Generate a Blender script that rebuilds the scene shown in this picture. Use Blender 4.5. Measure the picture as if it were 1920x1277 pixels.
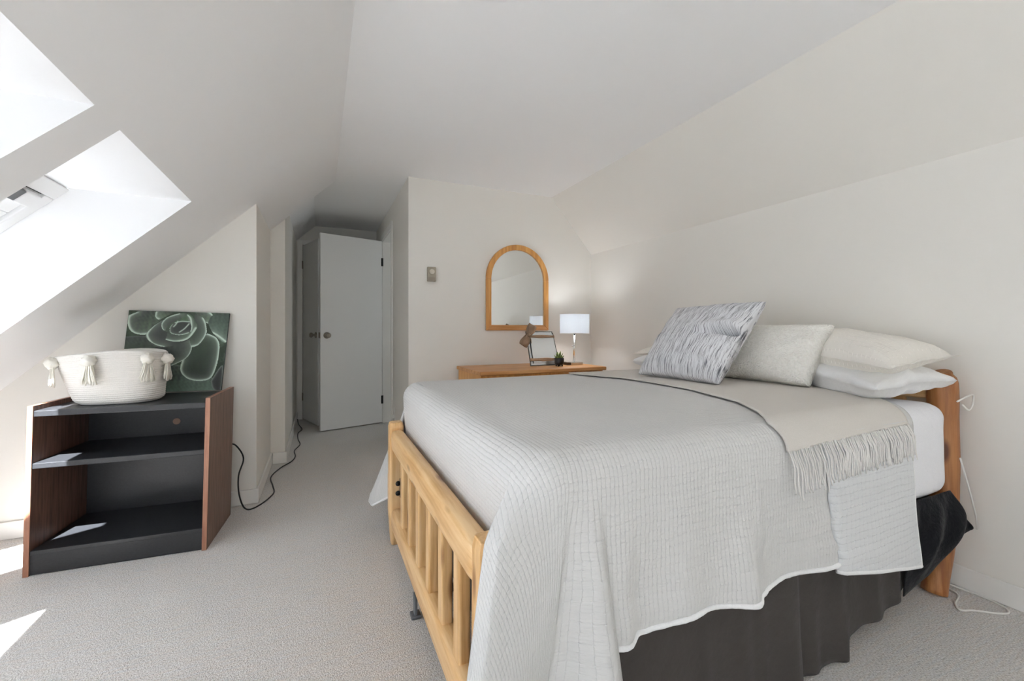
import bpy, bmesh, math, random
import numpy as np
from mathutils import Vector, Matrix, noise

for o in list(bpy.data.objects): bpy.data.objects.remove(o, do_unlink=True)
SC = bpy.context.scene
COL = SC.collection
PI = math.pi
random.seed(4)

# ------------------------------------------------------------------ camera, sky, sun, exposure
FPX = 794.0
CAM_H = 1.05
YAW = math.atan2(360.0, FPX)
cam = bpy.data.cameras.new('camera')
cam.sensor_width = 36.0
cam.lens = FPX / 1920.0 * 36.0
cam.shift_y = -21.5 / 1920.0
cam.clip_start = 0.02
camo = bpy.data.objects.new('camera', cam)
camo.location = (0, 0, CAM_H)
camo.rotation_euler = (PI / 2, 0, -YAW)
COL.objects.link(camo)
SC.camera = camo

SKY_STRENGTH = 2.1
SUN_STRENGTH = 48
EXPOSURE = 0.36
w = bpy.data.worlds.new('sky'); SC.world = w
w.use_nodes = True
bg = w.node_tree.nodes['Background']
bg.inputs[0].default_value = (0.80, 0.90, 1.0, 1)
bg.inputs[1].default_value = SKY_STRENGTH

sun = bpy.data.lights.new('sun', 'SUN')
sun.energy = SUN_STRENGTH
sun.angle = math.radians(0.6)
sun.color = (0.925, 0.96, 1.0)
suno = bpy.data.objects.new('sun', sun)
suno.location = (-3, -6, 9)
suno.rotation_euler = Vector((0.20, 0.98, -1.5)).to_track_quat('-Z', 'Y').to_euler()
COL.objects.link(suno)

SC.view_settings.view_transform = 'Standard'
SC.view_settings.look = 'None'
SC.view_settings.gamma = 1.0
SC.view_settings.use_curve_mapping = False
SC.view_settings.exposure = EXPOSURE
try:
    SC.cycles.diffuse_bounces = 12
    SC.cycles.max_bounces = 13
    SC.cycles.transparent_max_bounces = 8
    SC.cycles.glossy_bounces = 3
    SC.cycles.caustics_reflective = False
    SC.cycles.caustics_refractive = False
except Exception:
    pass

def portal(name, center, normal, yaxis, sx, sy):
    l = bpy.data.lights.new(name, 'AREA')
    l.shape = 'RECTANGLE'; l.size = sx; l.size_y = sy
    l.cycles.is_portal = True
    o = bpy.data.objects.new(name, l)
    z = -Vector(normal).normalized(); y = Vector(yaxis).normalized(); x = y.cross(z)
    o.matrix_world = Matrix.Translation(center) @ Matrix((x, y, z)).transposed().to_4x4()
    COL.objects.link(o)

# ------------------------------------------------------------------ room dimensions
ZC = 2.263           # flat ceiling
XL = 0.118           # crease of the left slope
KL = 0.97            # pitch of the left slope
XR = 1.945           # crease of the right slope
XW = 2.38            # right knee wall
ZK = 1.765           # its height
YB = 3.405           # wall behind the dresser
YA = 2.97            # wall behind the bookcase
XA = -0.35
XH = -0.25           # hall left wall
XHR = 0.64           # hall right wall
YJ = 3.74            # jog, end of the left slope
YE = 5.50            # hall end wall
YR = -3.20           # wall behind the camera
XK = -1.95           # left knee wall
def zi(x): return ZC + KL * (x - XL)
def zo(x): return 1.634 + KL * (x + 0.955)
SKY_X0, SKY_X1 = -0.533, -1.50
OUT_X0, OUT_X1 = -0.955, -1.75
SKYS = [(1.60, 2.361), (0.69, 1.448), (-0.22, 0.538), (-1.13, -0.372)]  # last two skylights are unseen, added for sun patches that bounce light up
FILL_WIN = (-1.5, 0.3, 0.1, 1.7)     # unseen rear window added as fill light: x0 x1 z0 z1

SWY, SWZ = (4.33, 4.85), (1.0, 1.9)    # unseen side-room window, added to brighten the hall
_m = math.hypot(1, KL)
for i, (a, b) in enumerate(SKYS):
    xc = (OUT_X0 + OUT_X1) / 2
    portal('skylight_portal', Vector((xc, (a + b) / 2, zo(xc) + 0.03)), Vector((KL, 0, -1)), (0, 1, 0), (OUT_X0 - OUT_X1) * _m, b - a)
portal('window_portal', Vector(((FILL_WIN[0] + FILL_WIN[1]) / 2, YR - 0.06, (FILL_WIN[2] + FILL_WIN[3]) / 2)), (0, 1, 0), (0, 0, 1), FILL_WIN[1] - FILL_WIN[0], FILL_WIN[3] - FILL_WIN[2])

portal('side_fill_portal', Vector((2.34, (SWY[0] + SWY[1]) / 2, (SWZ[0] + SWZ[1]) / 2)), (-1, 0, 0), (0, 0, 1), SWY[1] - SWY[0], SWZ[1] - SWZ[0])

# ------------------------------------------------------------------ materials
def _new(name):
    m = bpy.data.materials.new(name); m.use_nodes = True
    nt = m.node_tree
    return m, nt, nt.nodes['Principled BSDF']
def node(nt, t, **kw):
    n = nt.nodes.new(t)
    for k, v in kw.items():
        if k.startswith('i_'):
            n.inputs[k[2:].replace('_', ' ')].default_value = v
        else:
            setattr(n, k, v)
    return n
def ramp(nt, fac, stops):
    r = nt.nodes.new('ShaderNodeValToRGB')
    while len(r.color_ramp.elements) < len(stops): r.color_ramp.elements.new(0.5)
    for e, (p, c) in zip(r.color_ramp.elements, stops):
        e.position = p; e.color = (*c, 1)
    nt.links.new(fac, r.inputs[0])
    return r
def coords(nt, kind='Object', scale=(1, 1, 1), rot=(0, 0, 0)):
    tc = nt.nodes.new('ShaderNodeTexCoord'); mp = nt.nodes.new('ShaderNodeMapping')
    mp.inputs['Scale'].default_value = scale; mp.inputs['Rotation'].default_value = rot
    nt.links.new(tc.outputs[kind], mp.inputs[0])
    return mp.outputs[0]
def bump(nt, bsdf, height, strength=0.3, dist=0.002, prev=None):
    b = nt.nodes.new('ShaderNodeBump')
    b.inputs['Strength'].default_value = strength; b.inputs['Distance'].default_value = dist
    nt.links.new(height, b.inputs['Height'])
    if prev: nt.links.new(prev, b.inputs['Normal'])
    nt.links.new(b.outputs[0], bsdf.inputs['Normal'])
    return b.outputs[0]
def noise_tex(nt, vec, scale, detail=3, rough=0.5):
    n = nt.nodes.new('ShaderNodeTexNoise')
    n.inputs['Scale'].default_value = scale; n.inputs['Detail'].default_value = detail; n.inputs['Roughness'].default_value = rough
    nt.links.new(vec, n.inputs['Vector'])
    return n.outputs['Fac']
def math_n(nt, op, a, b=None):
    n = nt.nodes.new('ShaderNodeMath'); n.operation = op
    for i, x in enumerate((a, b)):
        if x is None: continue
        if isinstance(x, (int, float)): n.inputs[i].default_value = x
        else: nt.links.new(x, n.inputs[i])
    return n.outputs[0]

def plain(name, col, rough=0.5, metal=0.0, nscale=0, nstr=0.1, ndist=0.002, var=0.0, spec=0.5):
    m, nt, b = _new(name)
    b.inputs['Base Color'].default_value = (*col, 1)
    b.inputs['Roughness'].default_value = rough
    b.inputs['Metallic'].default_value = metal
    b.inputs['Specular IOR Level'].default_value = spec
    v = coords(nt)
    f = noise_tex(nt, v, nscale if nscale else 40)
    if var:
        lo = tuple(c * (1 - var) for c in col); hi = tuple(min(1, c * (1 + var)) for c in col)
        r = ramp(nt, f, [(0.3, lo), (0.7, hi)])
        nt.links.new(r.outputs[0], b.inputs['Base Color'])
    if nscale: bump(nt, b, f, nstr, ndist)
    return m

def paint(name, col, rough=0.6):
    m, nt, b = _new(name)
    v = coords(nt)
    f = noise_tex(nt, v, 1.3, 2)
    lo = tuple(c * 0.985 for c in col)
    r = ramp(nt, f, [(0.35, lo), (0.65, col)])
    nt.links.new(r.outputs[0], b.inputs['Base Color'])
    b.inputs['Roughness'].default_value = rough
    b.inputs['Specular IOR Level'].default_value = 0.25
    bump(nt, b, noise_tex(nt, v, 180, 2), 0.05, 0.001)
    return m

def wood(name, dark, mid, light, axis=2, rough=0.4, scale=1.0, knots=True):
    m, nt, b = _new(name)
    sc = [14.0 * scale] * 3; sc[axis] = 0.9 * scale
    v = coords(nt, 'Object', tuple(sc))
    f = noise_tex(nt, v, 3.0, 5, 0.6)
    r = ramp(nt, f, [(0.36, dark), (0.5, mid), (0.64, light)])
    out = r.outputs[0]
    if knots:
        sk = [9.0, 9.0, 9.0]; sk[axis] = 3.0
        vk = coords(nt, 'Object', tuple(sk))
        vo = nt.nodes.new('ShaderNodeTexVoronoi'); vo.inputs['Scale'].default_value = 1.1
        nt.links.new(vk, vo.inputs['Vector'])
        kr = ramp(nt, vo.outputs['Distance'], [(0.09, (1, 1, 1)), (0.19, (0, 0, 0))])
        mx = nt.nodes.new('ShaderNodeMixRGB'); mx.inputs[2].default_value = (dark[0] * .45, dark[1] * .35, dark[2] * .3, 1)
        nt.links.new(kr.outputs[0], mx.inputs[0]); nt.links.new(out, mx.inputs[1]); out = mx.outputs[0]
    nt.links.new(out, b.inputs['Base Color'])
    b.inputs['Roughness'].default_value = rough
    bump(nt, b, f, 0.08, 0.001)
    return m

def carpet_mat():
    m, nt, b = _new('carpet')
    v = coords(nt)
    big = noise_tex(nt, v, 1.6, 3)
    tuft = nt.nodes.new('ShaderNodeTexVoronoi'); tuft.inputs['Scale'].default_value = 260
    nt.links.new(v, tuft.inputs['Vector'])
    fine = noise_tex(nt, v, 190, 3, 0.65)
    r1 = ramp(nt, fine, [(0.28, (0.43, 0.395, 0.36)), (0.5, (0.725, 0.70, 0.672)), (0.72, (0.90, 0.885, 0.865))])
    vs = coords(nt, 'Object', (3.0, 26.0, 1.0))
    streak = noise_tex(nt, vs, 4.0, 3)
    r2 = ramp(nt, streak, [(0.3, (0.93, 0.96, 1.0)), (0.5, (1, 1, 1)), (0.7, (1.0, 0.955, 0.92))])
    mx = nt.nodes.new('ShaderNodeMixRGB'); mx.blend_type = 'MULTIPLY'; mx.inputs[0].default_value = 0.8
    nt.links.new(r1.outputs[0], mx.inputs[1]); nt.links.new(r2.outputs[0], mx.inputs[2])
    r3 = ramp(nt, big, [(0.3, (0.93, 0.93, 0.93)), (0.7, (1, 1, 1))])
    m2 = nt.nodes.new('ShaderNodeMixRGB'); m2.blend_type = 'MULTIPLY'; m2.inputs[0].default_value = 1
    nt.links.new(mx.outputs[0], m2.inputs[1]); nt.links.new(r3.outputs[0], m2.inputs[2])
    nt.links.new(m2.outputs[0], b.inputs['Base Color'])
    b.inputs['Roughness'].default_value = 1.0
    b.inputs['Specular IOR Level'].default_value = 0.0
    b.inputs['Sheen Weight'].default_value = 0.15
    h = math_n(nt, 'ADD', math_n(nt, 'MULTIPLY', fine, 1.0), math_n(nt, 'MULTIPLY', tuft.outputs['Distance'], -0.8))
    bump(nt, b, h, 0.8, 0.004)
    return m

def quilt_mat(name, col, pitch=0.0122, rot=0.0, dot=True):
    """channel-stitched cotton quilt: UV is cloth length in metres"""
    m, nt, b = _new(name)
    uv = coords(nt, 'UV', (1, 1, 1), (0, 0, rot))
    wob = nt.nodes.new('ShaderNodeTexNoise'); wob.inputs['Scale'].default_value = 9
    nt.links.new(uv, wob.inputs['Vector'])
    sx = nt.nodes.new('ShaderNodeSeparateXYZ'); nt.links.new(uv, sx.inputs[0])
    u = math_n(nt, 'ADD', sx.outputs[0], math_n(nt, 'MULTIPLY', wob.outputs['Fac'], 0.011))
    v = math_n(nt, 'ADD', sx.outputs[1], math_n(nt, 'MULTIPLY', wob.outputs['Fac'], 0.02))
    su = math_n(nt, 'ABSOLUTE', math_n(nt, 'SINE', math_n(nt, 'MULTIPLY', u, PI / pitch)))
    chan = math_n(nt, 'POWER', su, 0.24)
    sv = math_n(nt, 'ABSOLUTE', math_n(nt, 'SINE', math_n(nt, 'MULTIPLY', v, PI / 0.021)))
    cross = math_n(nt, 'POWER', sv, 0.3)
    cu = math_n(nt, 'POWER', math_n(nt, 'SUBTRACT', 1.0, su), 3.0)
    cv = math_n(nt, 'POWER', math_n(nt, 'SUBTRACT', 1.0, sv), 3.0)
    dots = math_n(nt, 'MULTIPLY', cu, cv)
    fine = noise_tex(nt, uv, 260, 2)
    crumple = noise_tex(nt, uv, 24, 4, 0.6)
    # fine crosswise puckers between the stitches
    uvp = coords(nt, 'UV', (30, 160, 1), (0, 0, rot))
    pucker = noise_tex(nt, uvp, 1.0, 3, 0.6)
    h = math_n(nt, 'ADD', math_n(nt, 'MULTIPLY', chan, 0.75), math_n(nt, 'MULTIPLY', cross, 0.30))
    h = math_n(nt, 'ADD', h, math_n(nt, 'MULTIPLY', dots, -0.8))
    h = math_n(nt, 'ADD', h, math_n(nt, 'MULTIPLY', pucker, 0.9))
    h = math_n(nt, 'ADD', h, math_n(nt, 'MULTIPLY', crumple, 1.2))
    h = math_n(nt, 'ADD', h, math_n(nt, 'MULTIPLY', fine, 0.15))
    r = ramp(nt, chan, [(0.0, tuple(c * 0.80 for c in col)), (0.5, col)])
    mx = nt.nodes.new('ShaderNodeMixRGB'); mx.inputs[2].default_value = (min(1, col[0] * 1.12), min(1, col[1] * 1.12), min(1, col[2] * 1.13), 1)
    nt.links.new(ramp(nt, dots, [(0.15, (0, 0, 0)), (0.5, (1, 1, 1))]).outputs[0], mx.inputs[0])
    nt.links.new(r.outputs[0], mx.inputs[1])
    nt.links.new(mx.outputs[0], b.inputs['Base Color'])
    b.inputs['Roughness'].default_value = 0.9
    b.inputs['Specular IOR Level'].default_value = 0.1
    b.inputs['Sheen Weight'].default_value = 0.1
    bump(nt, b, h, 0.65, 0.003)
    return m

def cloth(name, col, scale=220, strength=0.25, wr=14, wrs=0.25, rough=0.9, wd=0.006, coord='Object'):
    m, nt, b = _new(name)
    v = coords(nt, coord)
    f = noise_tex(nt, v, scale, 3, 0.6)
    g = noise_tex(nt, v, wr, 4, 0.55)
    r = ramp(nt, f, [(0.3, tuple(c * 0.93 for c in col)), (0.7, col)])
    nt.links.new(r.outputs[0], b.inputs['Base Color'])
    b.inputs['Roughness'].default_value = rough
    b.inputs['Specular IOR Level'].default_value = 0.12
    b.inputs['Sheen Weight'].default_value = 0.08
    p = bump(nt, b, f, strength, 0.0015)
    bump(nt, b, g, wrs, wd, p)
    return m

def striped_mat():
    m, nt, b = _new('striped_weave')
    v = coords(nt, 'UV', (140, 5, 1))
    f = noise_tex(nt, v, 1.0, 4, 0.68)
    v2 = coords(nt, 'UV', (50, 3, 1))
    g = noise_tex(nt, v2, 1.0, 2)
    s = math_n(nt, 'ADD', math_n(nt, 'MULTIPLY', f, 0.8), math_n(nt, 'MULTIPLY', g, 0.2))
    r = ramp(nt, s, [(0.38, (0.12, 0.12, 0.14)), (0.455, (0.40, 0.40, 0.42)), (0.505, (0.74, 0.74, 0.76))])
    nt.links.new(r.outputs[0], b.inputs['Base Color'])
    b.inputs['Roughness'].default_value = 0.95
    b.inputs['Specular IOR Level'].default_value = 0.05
    bump(nt, b, f, 0.5, 0.004)
    return m

def boucle_mat():
    m, nt, b = _new('boucle')
    v = coords(nt)
    vo = nt.nodes.new('ShaderNodeTexVoronoi'); vo.inputs['Scale'].default_value = 130
    nt.links.new(v, vo.inputs['Vector'])
    f = noise_tex(nt, v, 90, 4, 0.7)
    r = ramp(nt, f, [(0.3, (0.80, 0.78, 0.72)), (0.7, (0.90, 0.885, 0.83))])
    nt.links.new(r.outputs[0], b.inputs['Base Color'])
    b.inputs['Roughness'].default_value = 1.0
    b.inputs['Specular IOR Level'].default_value = 0.0
    bump(nt, b, math_n(nt, 'ADD', math_n(nt, 'MULTIPLY', vo.outputs['Distance'], -1), f), 0.8, 0.006)
    return m

def glass_mat(name, refl=0.06, tint=(1, 1, 1)):
    m = bpy.data.materials.new(name); m.use_nodes = True
    nt = m.node_tree; nt.nodes.clear()
    out = nt.nodes.new('ShaderNodeOutputMaterial'); mix = nt.nodes.new('ShaderNodeMixShader')
    t = nt.nodes.new('ShaderNodeBsdfTransparent'); g = nt.nodes.new('ShaderNodeBsdfGlossy')
    t.inputs[0].default_value = (*tint, 1); g.inputs['Roughness'].default_value = 0.02
    mix.inputs[0].default_value = refl
    nt.links.new(t.outputs[0], mix.inputs[1]); nt.links.new(g.outputs[0], mix.inputs[2]); nt.links.new(mix.outputs[0], out.inputs[0])
    return m

def shade_mat():
    m = bpy.data.materials.new('lamp_shade_linen'); m.use_nodes = True
    nt = m.node_tree; nt.nodes.clear()
    out = nt.nodes.new('ShaderNodeOutputMaterial'); mix = nt.nodes.new('ShaderNodeMixShader')
    d = nt.nodes.new('ShaderNodeBsdfDiffuse'); t = nt.nodes.new('ShaderNodeBsdfTranslucent')
    d.inputs[0].default_value = (0.86, 0.87, 0.88, 1); t.inputs[0].default_value = (0.82, 0.86, 0.9, 1)
    mix.inputs[0].default_value = 0.33
    v = coords(nt, 'Object', (1, 1, 4))
    f = noise_tex(nt, v, 120, 2)
    bp = nt.nodes.new('ShaderNodeBump'); bp.inputs['Strength'].default_value = 0.15; bp.inputs['Distance'].default_value = 0.001
    nt.links.new(f, bp.inputs['Height']); nt.links.new(bp.outputs[0], d.inputs['Normal'])
    nt.links.new(d.outputs[0], mix.inputs[1]); nt.links.new(t.outputs[0], mix.inputs[2]); nt.links.new(mix.outputs[0], out.inputs[0])
    return m

def print_mat():
    m, nt, b = _new('canvas_print')
    a = nt.nodes.new('ShaderNodeVertexColor'); a.layer_name = 'print'
    v = coords(nt)
    nt.links.new(a.outputs[0], b.inputs['Base Color'])
    b.inputs['Roughness'].default_value = 0.6
    bump(nt, b, noise_tex(nt, v, 700, 2), 0.08, 0.0006)
    return m

CEIL_W = paint('ceiling_paint', (0.90, 0.905, 0.915))
WALL_C = paint('wall_paint', (0.808, 0.788, 0.743))
TRIM_W = plain('trim_paint', (0.83, 0.82, 0.79), 0.4, nscale=60, nstr=0.03)
DOOR_W = plain('door_paint', (0.80, 0.80, 0.785), 0.45, nscale=50, nstr=0.03)
CARPET = carpet_mat()
FRAME_W = plain('window_frame_white', (0.85, 0.85, 0.85), 0.35, nscale=40, nstr=0.02)
ALU = plain('grey_aluminium', (0.13, 0.13, 0.135), 0.5, 0.2, nscale=80, nstr=0.03)
DARKGAP = plain('dark_gasket', (0.05, 0.05, 0.05), 0.7, nscale=80, nstr=0.03)
GLASS = glass_mat('clear_glass')
PINE_Z = wood('pine_upright', (0.60, 0.34, 0.13), (0.73, 0.46, 0.21), (0.81, 0.56, 0.30), 2)
PINE_Y = wood('pine_crosswise', (0.60, 0.34, 0.13), (0.73, 0.46, 0.21), (0.81, 0.56, 0.30), 1)
PINE_X = wood('pine_lengthwise', (0.55, 0.28, 0.10), (0.68, 0.38, 0.15), (0.76, 0.47, 0.21), 0)
PINE_D = wood('aged_pine', (0.27, 0.095, 0.03), (0.38, 0.155, 0.05), (0.47, 0.21, 0.075), 2)
HONEY_X = wood('honey_pine_top', (0.50, 0.22, 0.065), (0.60, 0.29, 0.10), (0.69, 0.37, 0.15), 0, knots=False)
HONEY_Z = wood('honey_pine_frame', (0.55, 0.25, 0.07), (0.66, 0.32, 0.09), (0.74, 0.40, 0.13), 2, knots=False)
WALNUT = wood('walnut_laminate', (0.115, 0.060, 0.040), (0.175, 0.095, 0.066), (0.225, 0.13, 0.095), 2, rough=0.42, scale=2.2, knots=False)
WALNUT_E = wood('walnut_edge_band', (0.30, 0.13, 0.08), (0.37, 0.17, 0.105), (0.43, 0.22, 0.14), 2, rough=0.4, scale=2.0, knots=False)
BLACKLAM = plain('black_laminate', (0.028, 0.029, 0.032), 0.38, nscale=140, nstr=0.12, ndist=0.001, var=0.15)
PLUG = plain('brown_plug', (0.25, 0.15, 0.10), 0.5, nscale=60, nstr=0.05)
QUILT = quilt_mat('quilt_cotton', (0.635, 0.63, 0.62))
QUILT_B = quilt_mat('quilt_reverse', (0.68, 0.69, 0.70), 0.021, PI / 2)
HEM = cloth('quilt_binding', (0.86, 0.86, 0.86), 160, 0.3, 40, 0.3)
THROW = cloth('greige_throw', (0.66, 0.625, 0.58), 320, 0.2, 10, 0.15)
FRINGE = cloth('fringe_yarn', (0.80, 0.78, 0.75), 300, 0.3, 60, 0.2)
SHEET = cloth('white_sheet', (0.86, 0.86, 0.89), 400, 0.1, 16, 0.55, 0.8, 0.012)
PILLOWCASE = cloth('white_pillowcase', (0.87, 0.87, 0.87), 400, 0.1, 12, 0.4, 0.85, 0.012)
SHAM = quilt_mat('cream_sham', (0.85, 0.815, 0.755), 0.03)
STRIPED = striped_mat()
BOUCLE = boucle_mat()
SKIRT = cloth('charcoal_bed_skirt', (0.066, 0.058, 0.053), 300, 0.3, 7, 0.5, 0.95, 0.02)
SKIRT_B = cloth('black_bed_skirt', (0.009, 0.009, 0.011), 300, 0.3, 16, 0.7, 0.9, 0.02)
BOXSP = cloth('box_spring_cloth', (0.05, 0.047, 0.045), 200, 0.2, 20, 0.1)
BLACKM = plain('black_metal', (0.02, 0.02, 0.02), 0.35, 0.5, nscale=60, nstr=0.05)
GREYM = plain('grey_steel', (0.22, 0.24, 0.27), 0.4, 0.8, nscale=60, nstr=0.05)
ROPE = cloth('cotton_rope', (0.74, 0.715, 0.67), 240, 0.7, 60, 0.2)
TASSEL = cloth('tassel_yarn', (0.78, 0.745, 0.67), 300, 0.4, 60, 0.2)
CANVAS_E = plain('canvas_edge', (0.03, 0.05, 0.05), 0.7, nscale=300, nstr=0.1)
PRINT = print_mat()
CHROME = plain('brushed_chrome', (0.72, 0.72, 0.71), 0.22, 1.0, nscale=90, nstr=0.02)
BRONZE = plain('aged_brass', (0.34, 0.30, 0.25), 0.3, 0.9, nscale=60, nstr=0.03)
MIRROR = plain('mirror_silver', (0.86, 0.87, 0.86), 0.015, 1.0)
THERMO_B = plain('thermostat_case', (0.36, 0.32, 0.25), 0.45, 0.2, nscale=60, nstr=0.03)
THERMO_L = plain('thermostat_dial', (0.68, 0.64, 0.56), 0.4, 0.1, nscale=60, nstr=0.03)
SHADE = shade_mat()
BURLAP = cloth('burlap', (0.36, 0.25, 0.17), 180, 0.9, 40, 0.5)
TWINE = cloth('twine', (0.42, 0.28, 0.18), 250, 0.8, 60, 0.3)
LEAD = plain('dark_leading', (0.06, 0.065, 0.06), 0.4, 0.6, nscale=60, nstr=0.05)
FROST = plain('silvered_glass', (0.86, 0.88, 0.89), 0.12, 0.7, nscale=8, nstr=0.02)
POT = plain('black_ceramic', (0.012, 0.012, 0.015), 0.35, nscale=60, nstr=0.03)
LEAF = plain('succulent_green', (0.18, 0.26, 0.07), 0.5, nscale=30, nstr=0.1, var=0.3)
SOIL = plain('dark_soil', (0.03, 0.02, 0.015), 0.95, nscale=150, nstr=0.6)
CORD_B = plain('black_cord', (0.012, 0.012, 0.012), 0.5, nscale=60, nstr=0.03)
CORD_W = plain('white_cord', (0.80, 0.79, 0.75), 0.45, nscale=60, nstr=0.03)
PLASTIC = plain('white_plastic', (0.82, 0.81, 0.78), 0.35, nscale=60, nstr=0.02)

# ------------------------------------------------------------------ mesh helpers
class MB:
    def __init__(s): s.v = []; s.f = []
    def add(s, vs, fs):
        n = len(s.v); s.v += [tuple(p) for p in vs]; s.f += [tuple(i + n for i in f) for f in fs]; return s
    def box(s, x0, x1, y0, y1, z0, z1, M=None):
        vs = [Vector((x, y, z)) for z in (z0, z1) for y in (y0, y1) for x in (x0, x1)]
        if M is not None: vs = [M @ p for p in vs]
        return s.add(vs, [(0, 2, 3, 1), (4, 5, 7, 6), (0, 1, 5, 4), (2, 6, 7, 3), (0, 4, 6, 2), (1, 3, 7, 5)])
    def prism(s, poly, a, b, axis=1, M=None):
        """poly: 2-D points in the plane normal to axis, extruded from a to b"""
        def P(p, d):
            q = {0: (d, p[0], p[1]), 1: (p[0], d, p[1]), 2: (p[0], p[1], d)}[axis]
            q = Vector(q); return M @ q if M is not None else q
        n = len(poly)
        vs = [P(p, a) for p in poly] + [P(p, b) for p in poly]
        return s.add(vs, [tuple(range(n)), tuple(range(2 * n - 1, n - 1, -1))] + [(i, i + n, (i + 1) % n + n, (i + 1) % n) for i in range(n)])
    def quad(s, *p): return s.add(p, [tuple(range(len(p)))])
    def tube(s, path, r, n=8, caps=True, flat=1.0):
        path = [Vector(p) for p in path]
        rr = r if hasattr(r, '__len__') else [r] * len(path)
        vs = []; fs = []
        t0 = (path[1] - path[0]).normalized()
        up = Vector((0, 0, 1)) if abs(t0.z) < 0.9 else Vector((0, 1, 0))
        a = t0.cross(up).normalized()
        for i, p in enumerate(path):
            t = (path[min(i + 1, len(path) - 1)] - path[max(i - 1, 0)]).normalized()
            a = (a - t * a.dot(t)).normalized(); b = t.cross(a)
            for k in range(n):
                th = 2 * PI * k / n
                vs.append(p + (a * math.cos(th) + b * math.sin(th) * flat) * rr[i])
        for i in range(len(path) - 1):
            for k in range(n):
                fs.append((i * n + k, i * n + (k + 1) % n, (i + 1) * n + (k + 1) % n, (i + 1) * n + k))
        if caps:
            fs.append(tuple(range(n - 1, -1, -1))); m = (len(path) - 1) * n
            fs.append(tuple(range(m, m + n)))
        return s.add(vs, fs)
    def lathe(s, prof, c, n=24, sx=1, sy=1, M=None, cap0=True, cap1=True, plan=None):
        vs = []; fs = []
        for (r, z) in prof:
            for k in range(n):
                th = 2 * PI * k / n
                cx, cy = (math.cos(th), math.sin(th)) if plan is None else plan(th)
                p = Vector((r * cx * sx, r * cy * sy, z))
                if M is not None: p = M @ p
                vs.append(p + Vector(c))
        for i in range(len(prof) - 1):
            for k in range(n):
                fs.append((i * n + k, i * n + (k + 1) % n, (i + 1) * n + (k + 1) % n, (i + 1) * n + k))
        if cap0: fs.append(tuple(range(n - 1, -1, -1)))
        if cap1: m = (len(prof) - 1) * n; fs.append(tuple(range(m, m + n)))
        return s.add(vs, fs)
    def ball(s, c, r, n=12, m=8, sz=1.0, bumpy=0.0):
        prof = []
        vs = []; fs = []
        for i in range(m + 1):
            ph = PI * i / m
            for k in range(n):
                th = 2 * PI * k / n
                d = Vector((math.sin(ph) * math.cos(th), math.sin(ph) * math.sin(th), math.cos(ph) * sz))
                k2 = 1 + bumpy * noise.noise(d * 4 + Vector(c) * 30)
                vs.append(Vector(c) + d * r * k2)
        for i in range(m):
            for k in range(n):
                fs.append((i * n + k, (i + 1) * n + k, (i + 1) * n + (k + 1) % n, i * n + (k + 1) % n))
        return s.add(vs, fs)
    def build(s, name, mat, parent=None, smooth=False, bevel=0.0, seg=2, weld=False, uv=None, origin=None, solid=0.0):
        vs = [Vector(p) for p in s.v]
        if parent is not None:
            o0 = base_of(parent)
        elif origin is not None:
            o0 = Vector(origin)
        else:
            o0 = Vector(((min(p.x for p in vs) + max(p.x for p in vs)) / 2, (min(p.y for p in vs) + max(p.y for p in vs)) / 2, min(p.z for p in vs)))
        me = bpy.data.meshes.new(name)
        me.from_pydata([p - o0 for p in vs], [], s.f)
        if uv is not None:
            l = me.uv_layers.new(name='UVMap')
            for lp in me.loops: l.data[lp.index].uv = uv[lp.vertex_index]
        bm = bmesh.new(); bm.from_mesh(me)
        if weld: bmesh.ops.remove_doubles(bm, verts=bm.verts, dist=1e-5)
        bmesh.ops.recalc_face_normals(bm, faces=bm.faces)
        bm.to_mesh(me); bm.free()
        me.materials.append(mat)
        if smooth:
            for p in me.polygons: p.use_smooth = True
        ob = bpy.data.objects.new(name, me); COL.objects.link(ob)
        BASE[ob.name] = o0
        if parent is not None: ob.parent = parent
        else: ob.location = o0
        if solid:
            so = ob.modifiers.new('thickness', 'SOLIDIFY'); so.thickness = solid; so.offset = 0
        if bevel:
            bv = ob.modifiers.new('bevel', 'BEVEL'); bv.width = bevel; bv.segments = seg; bv.limit_method = 'ANGLE'; bv.angle_limit = math.radians(35)
        return ob
BASE = {}
def base_of(o): return BASE[o.name]
def thing(name, loc, label, cat, group=None):
    o = bpy.data.objects.new(name, None); o.empty_display_size = 0.1; o.location = loc
    COL.objects.link(o); BASE[o.name] = Vector(loc)
    return tag(o, label, cat, group)
def tag(o, label, cat=None, group=None, kind=None):
    if label: o['label'] = label
    if cat: o['category'] = cat
    if group: o['group'] = group
    if kind: o['kind'] = kind
    return o
def struct(o, label=None):
    o['kind'] = 'structure'
    if label: o['label'] = label
    return o
def smoothstep(a, b, x):
    t = max(0.0, min(1.0, (x - a) / (b - a))); return t * t * (3 - 2 * t)
def interp(x, pts):
    if x <= pts[0][0]: return pts[0][1]
    for (a, u), (b, v) in zip(pts, pts[1:]):
        if x <= b: return u + (v - u) * (x - a) / (b - a)
    return pts[-1][1]
def spline(pts, n=8):
    """Catmull-Rom through points"""
    P = [Vector(p) for p in pts]; out = []
    for i in range(len(P) - 1):
        p0, p1, p2, p3 = P[max(i - 1, 0)], P[i], P[i + 1], P[min(i + 2, len(P) - 1)]
        for k in range(n):
            t = k / n
            out.append(0.5 * ((2 * p1) + (p2 - p0) * t + (2 * p0 - 5 * p1 + 4 * p2 - p3) * t * t + (3 * p1 - p0 - 3 * p2 + p3) * t ** 3))
    out.append(P[-1]); return out

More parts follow.
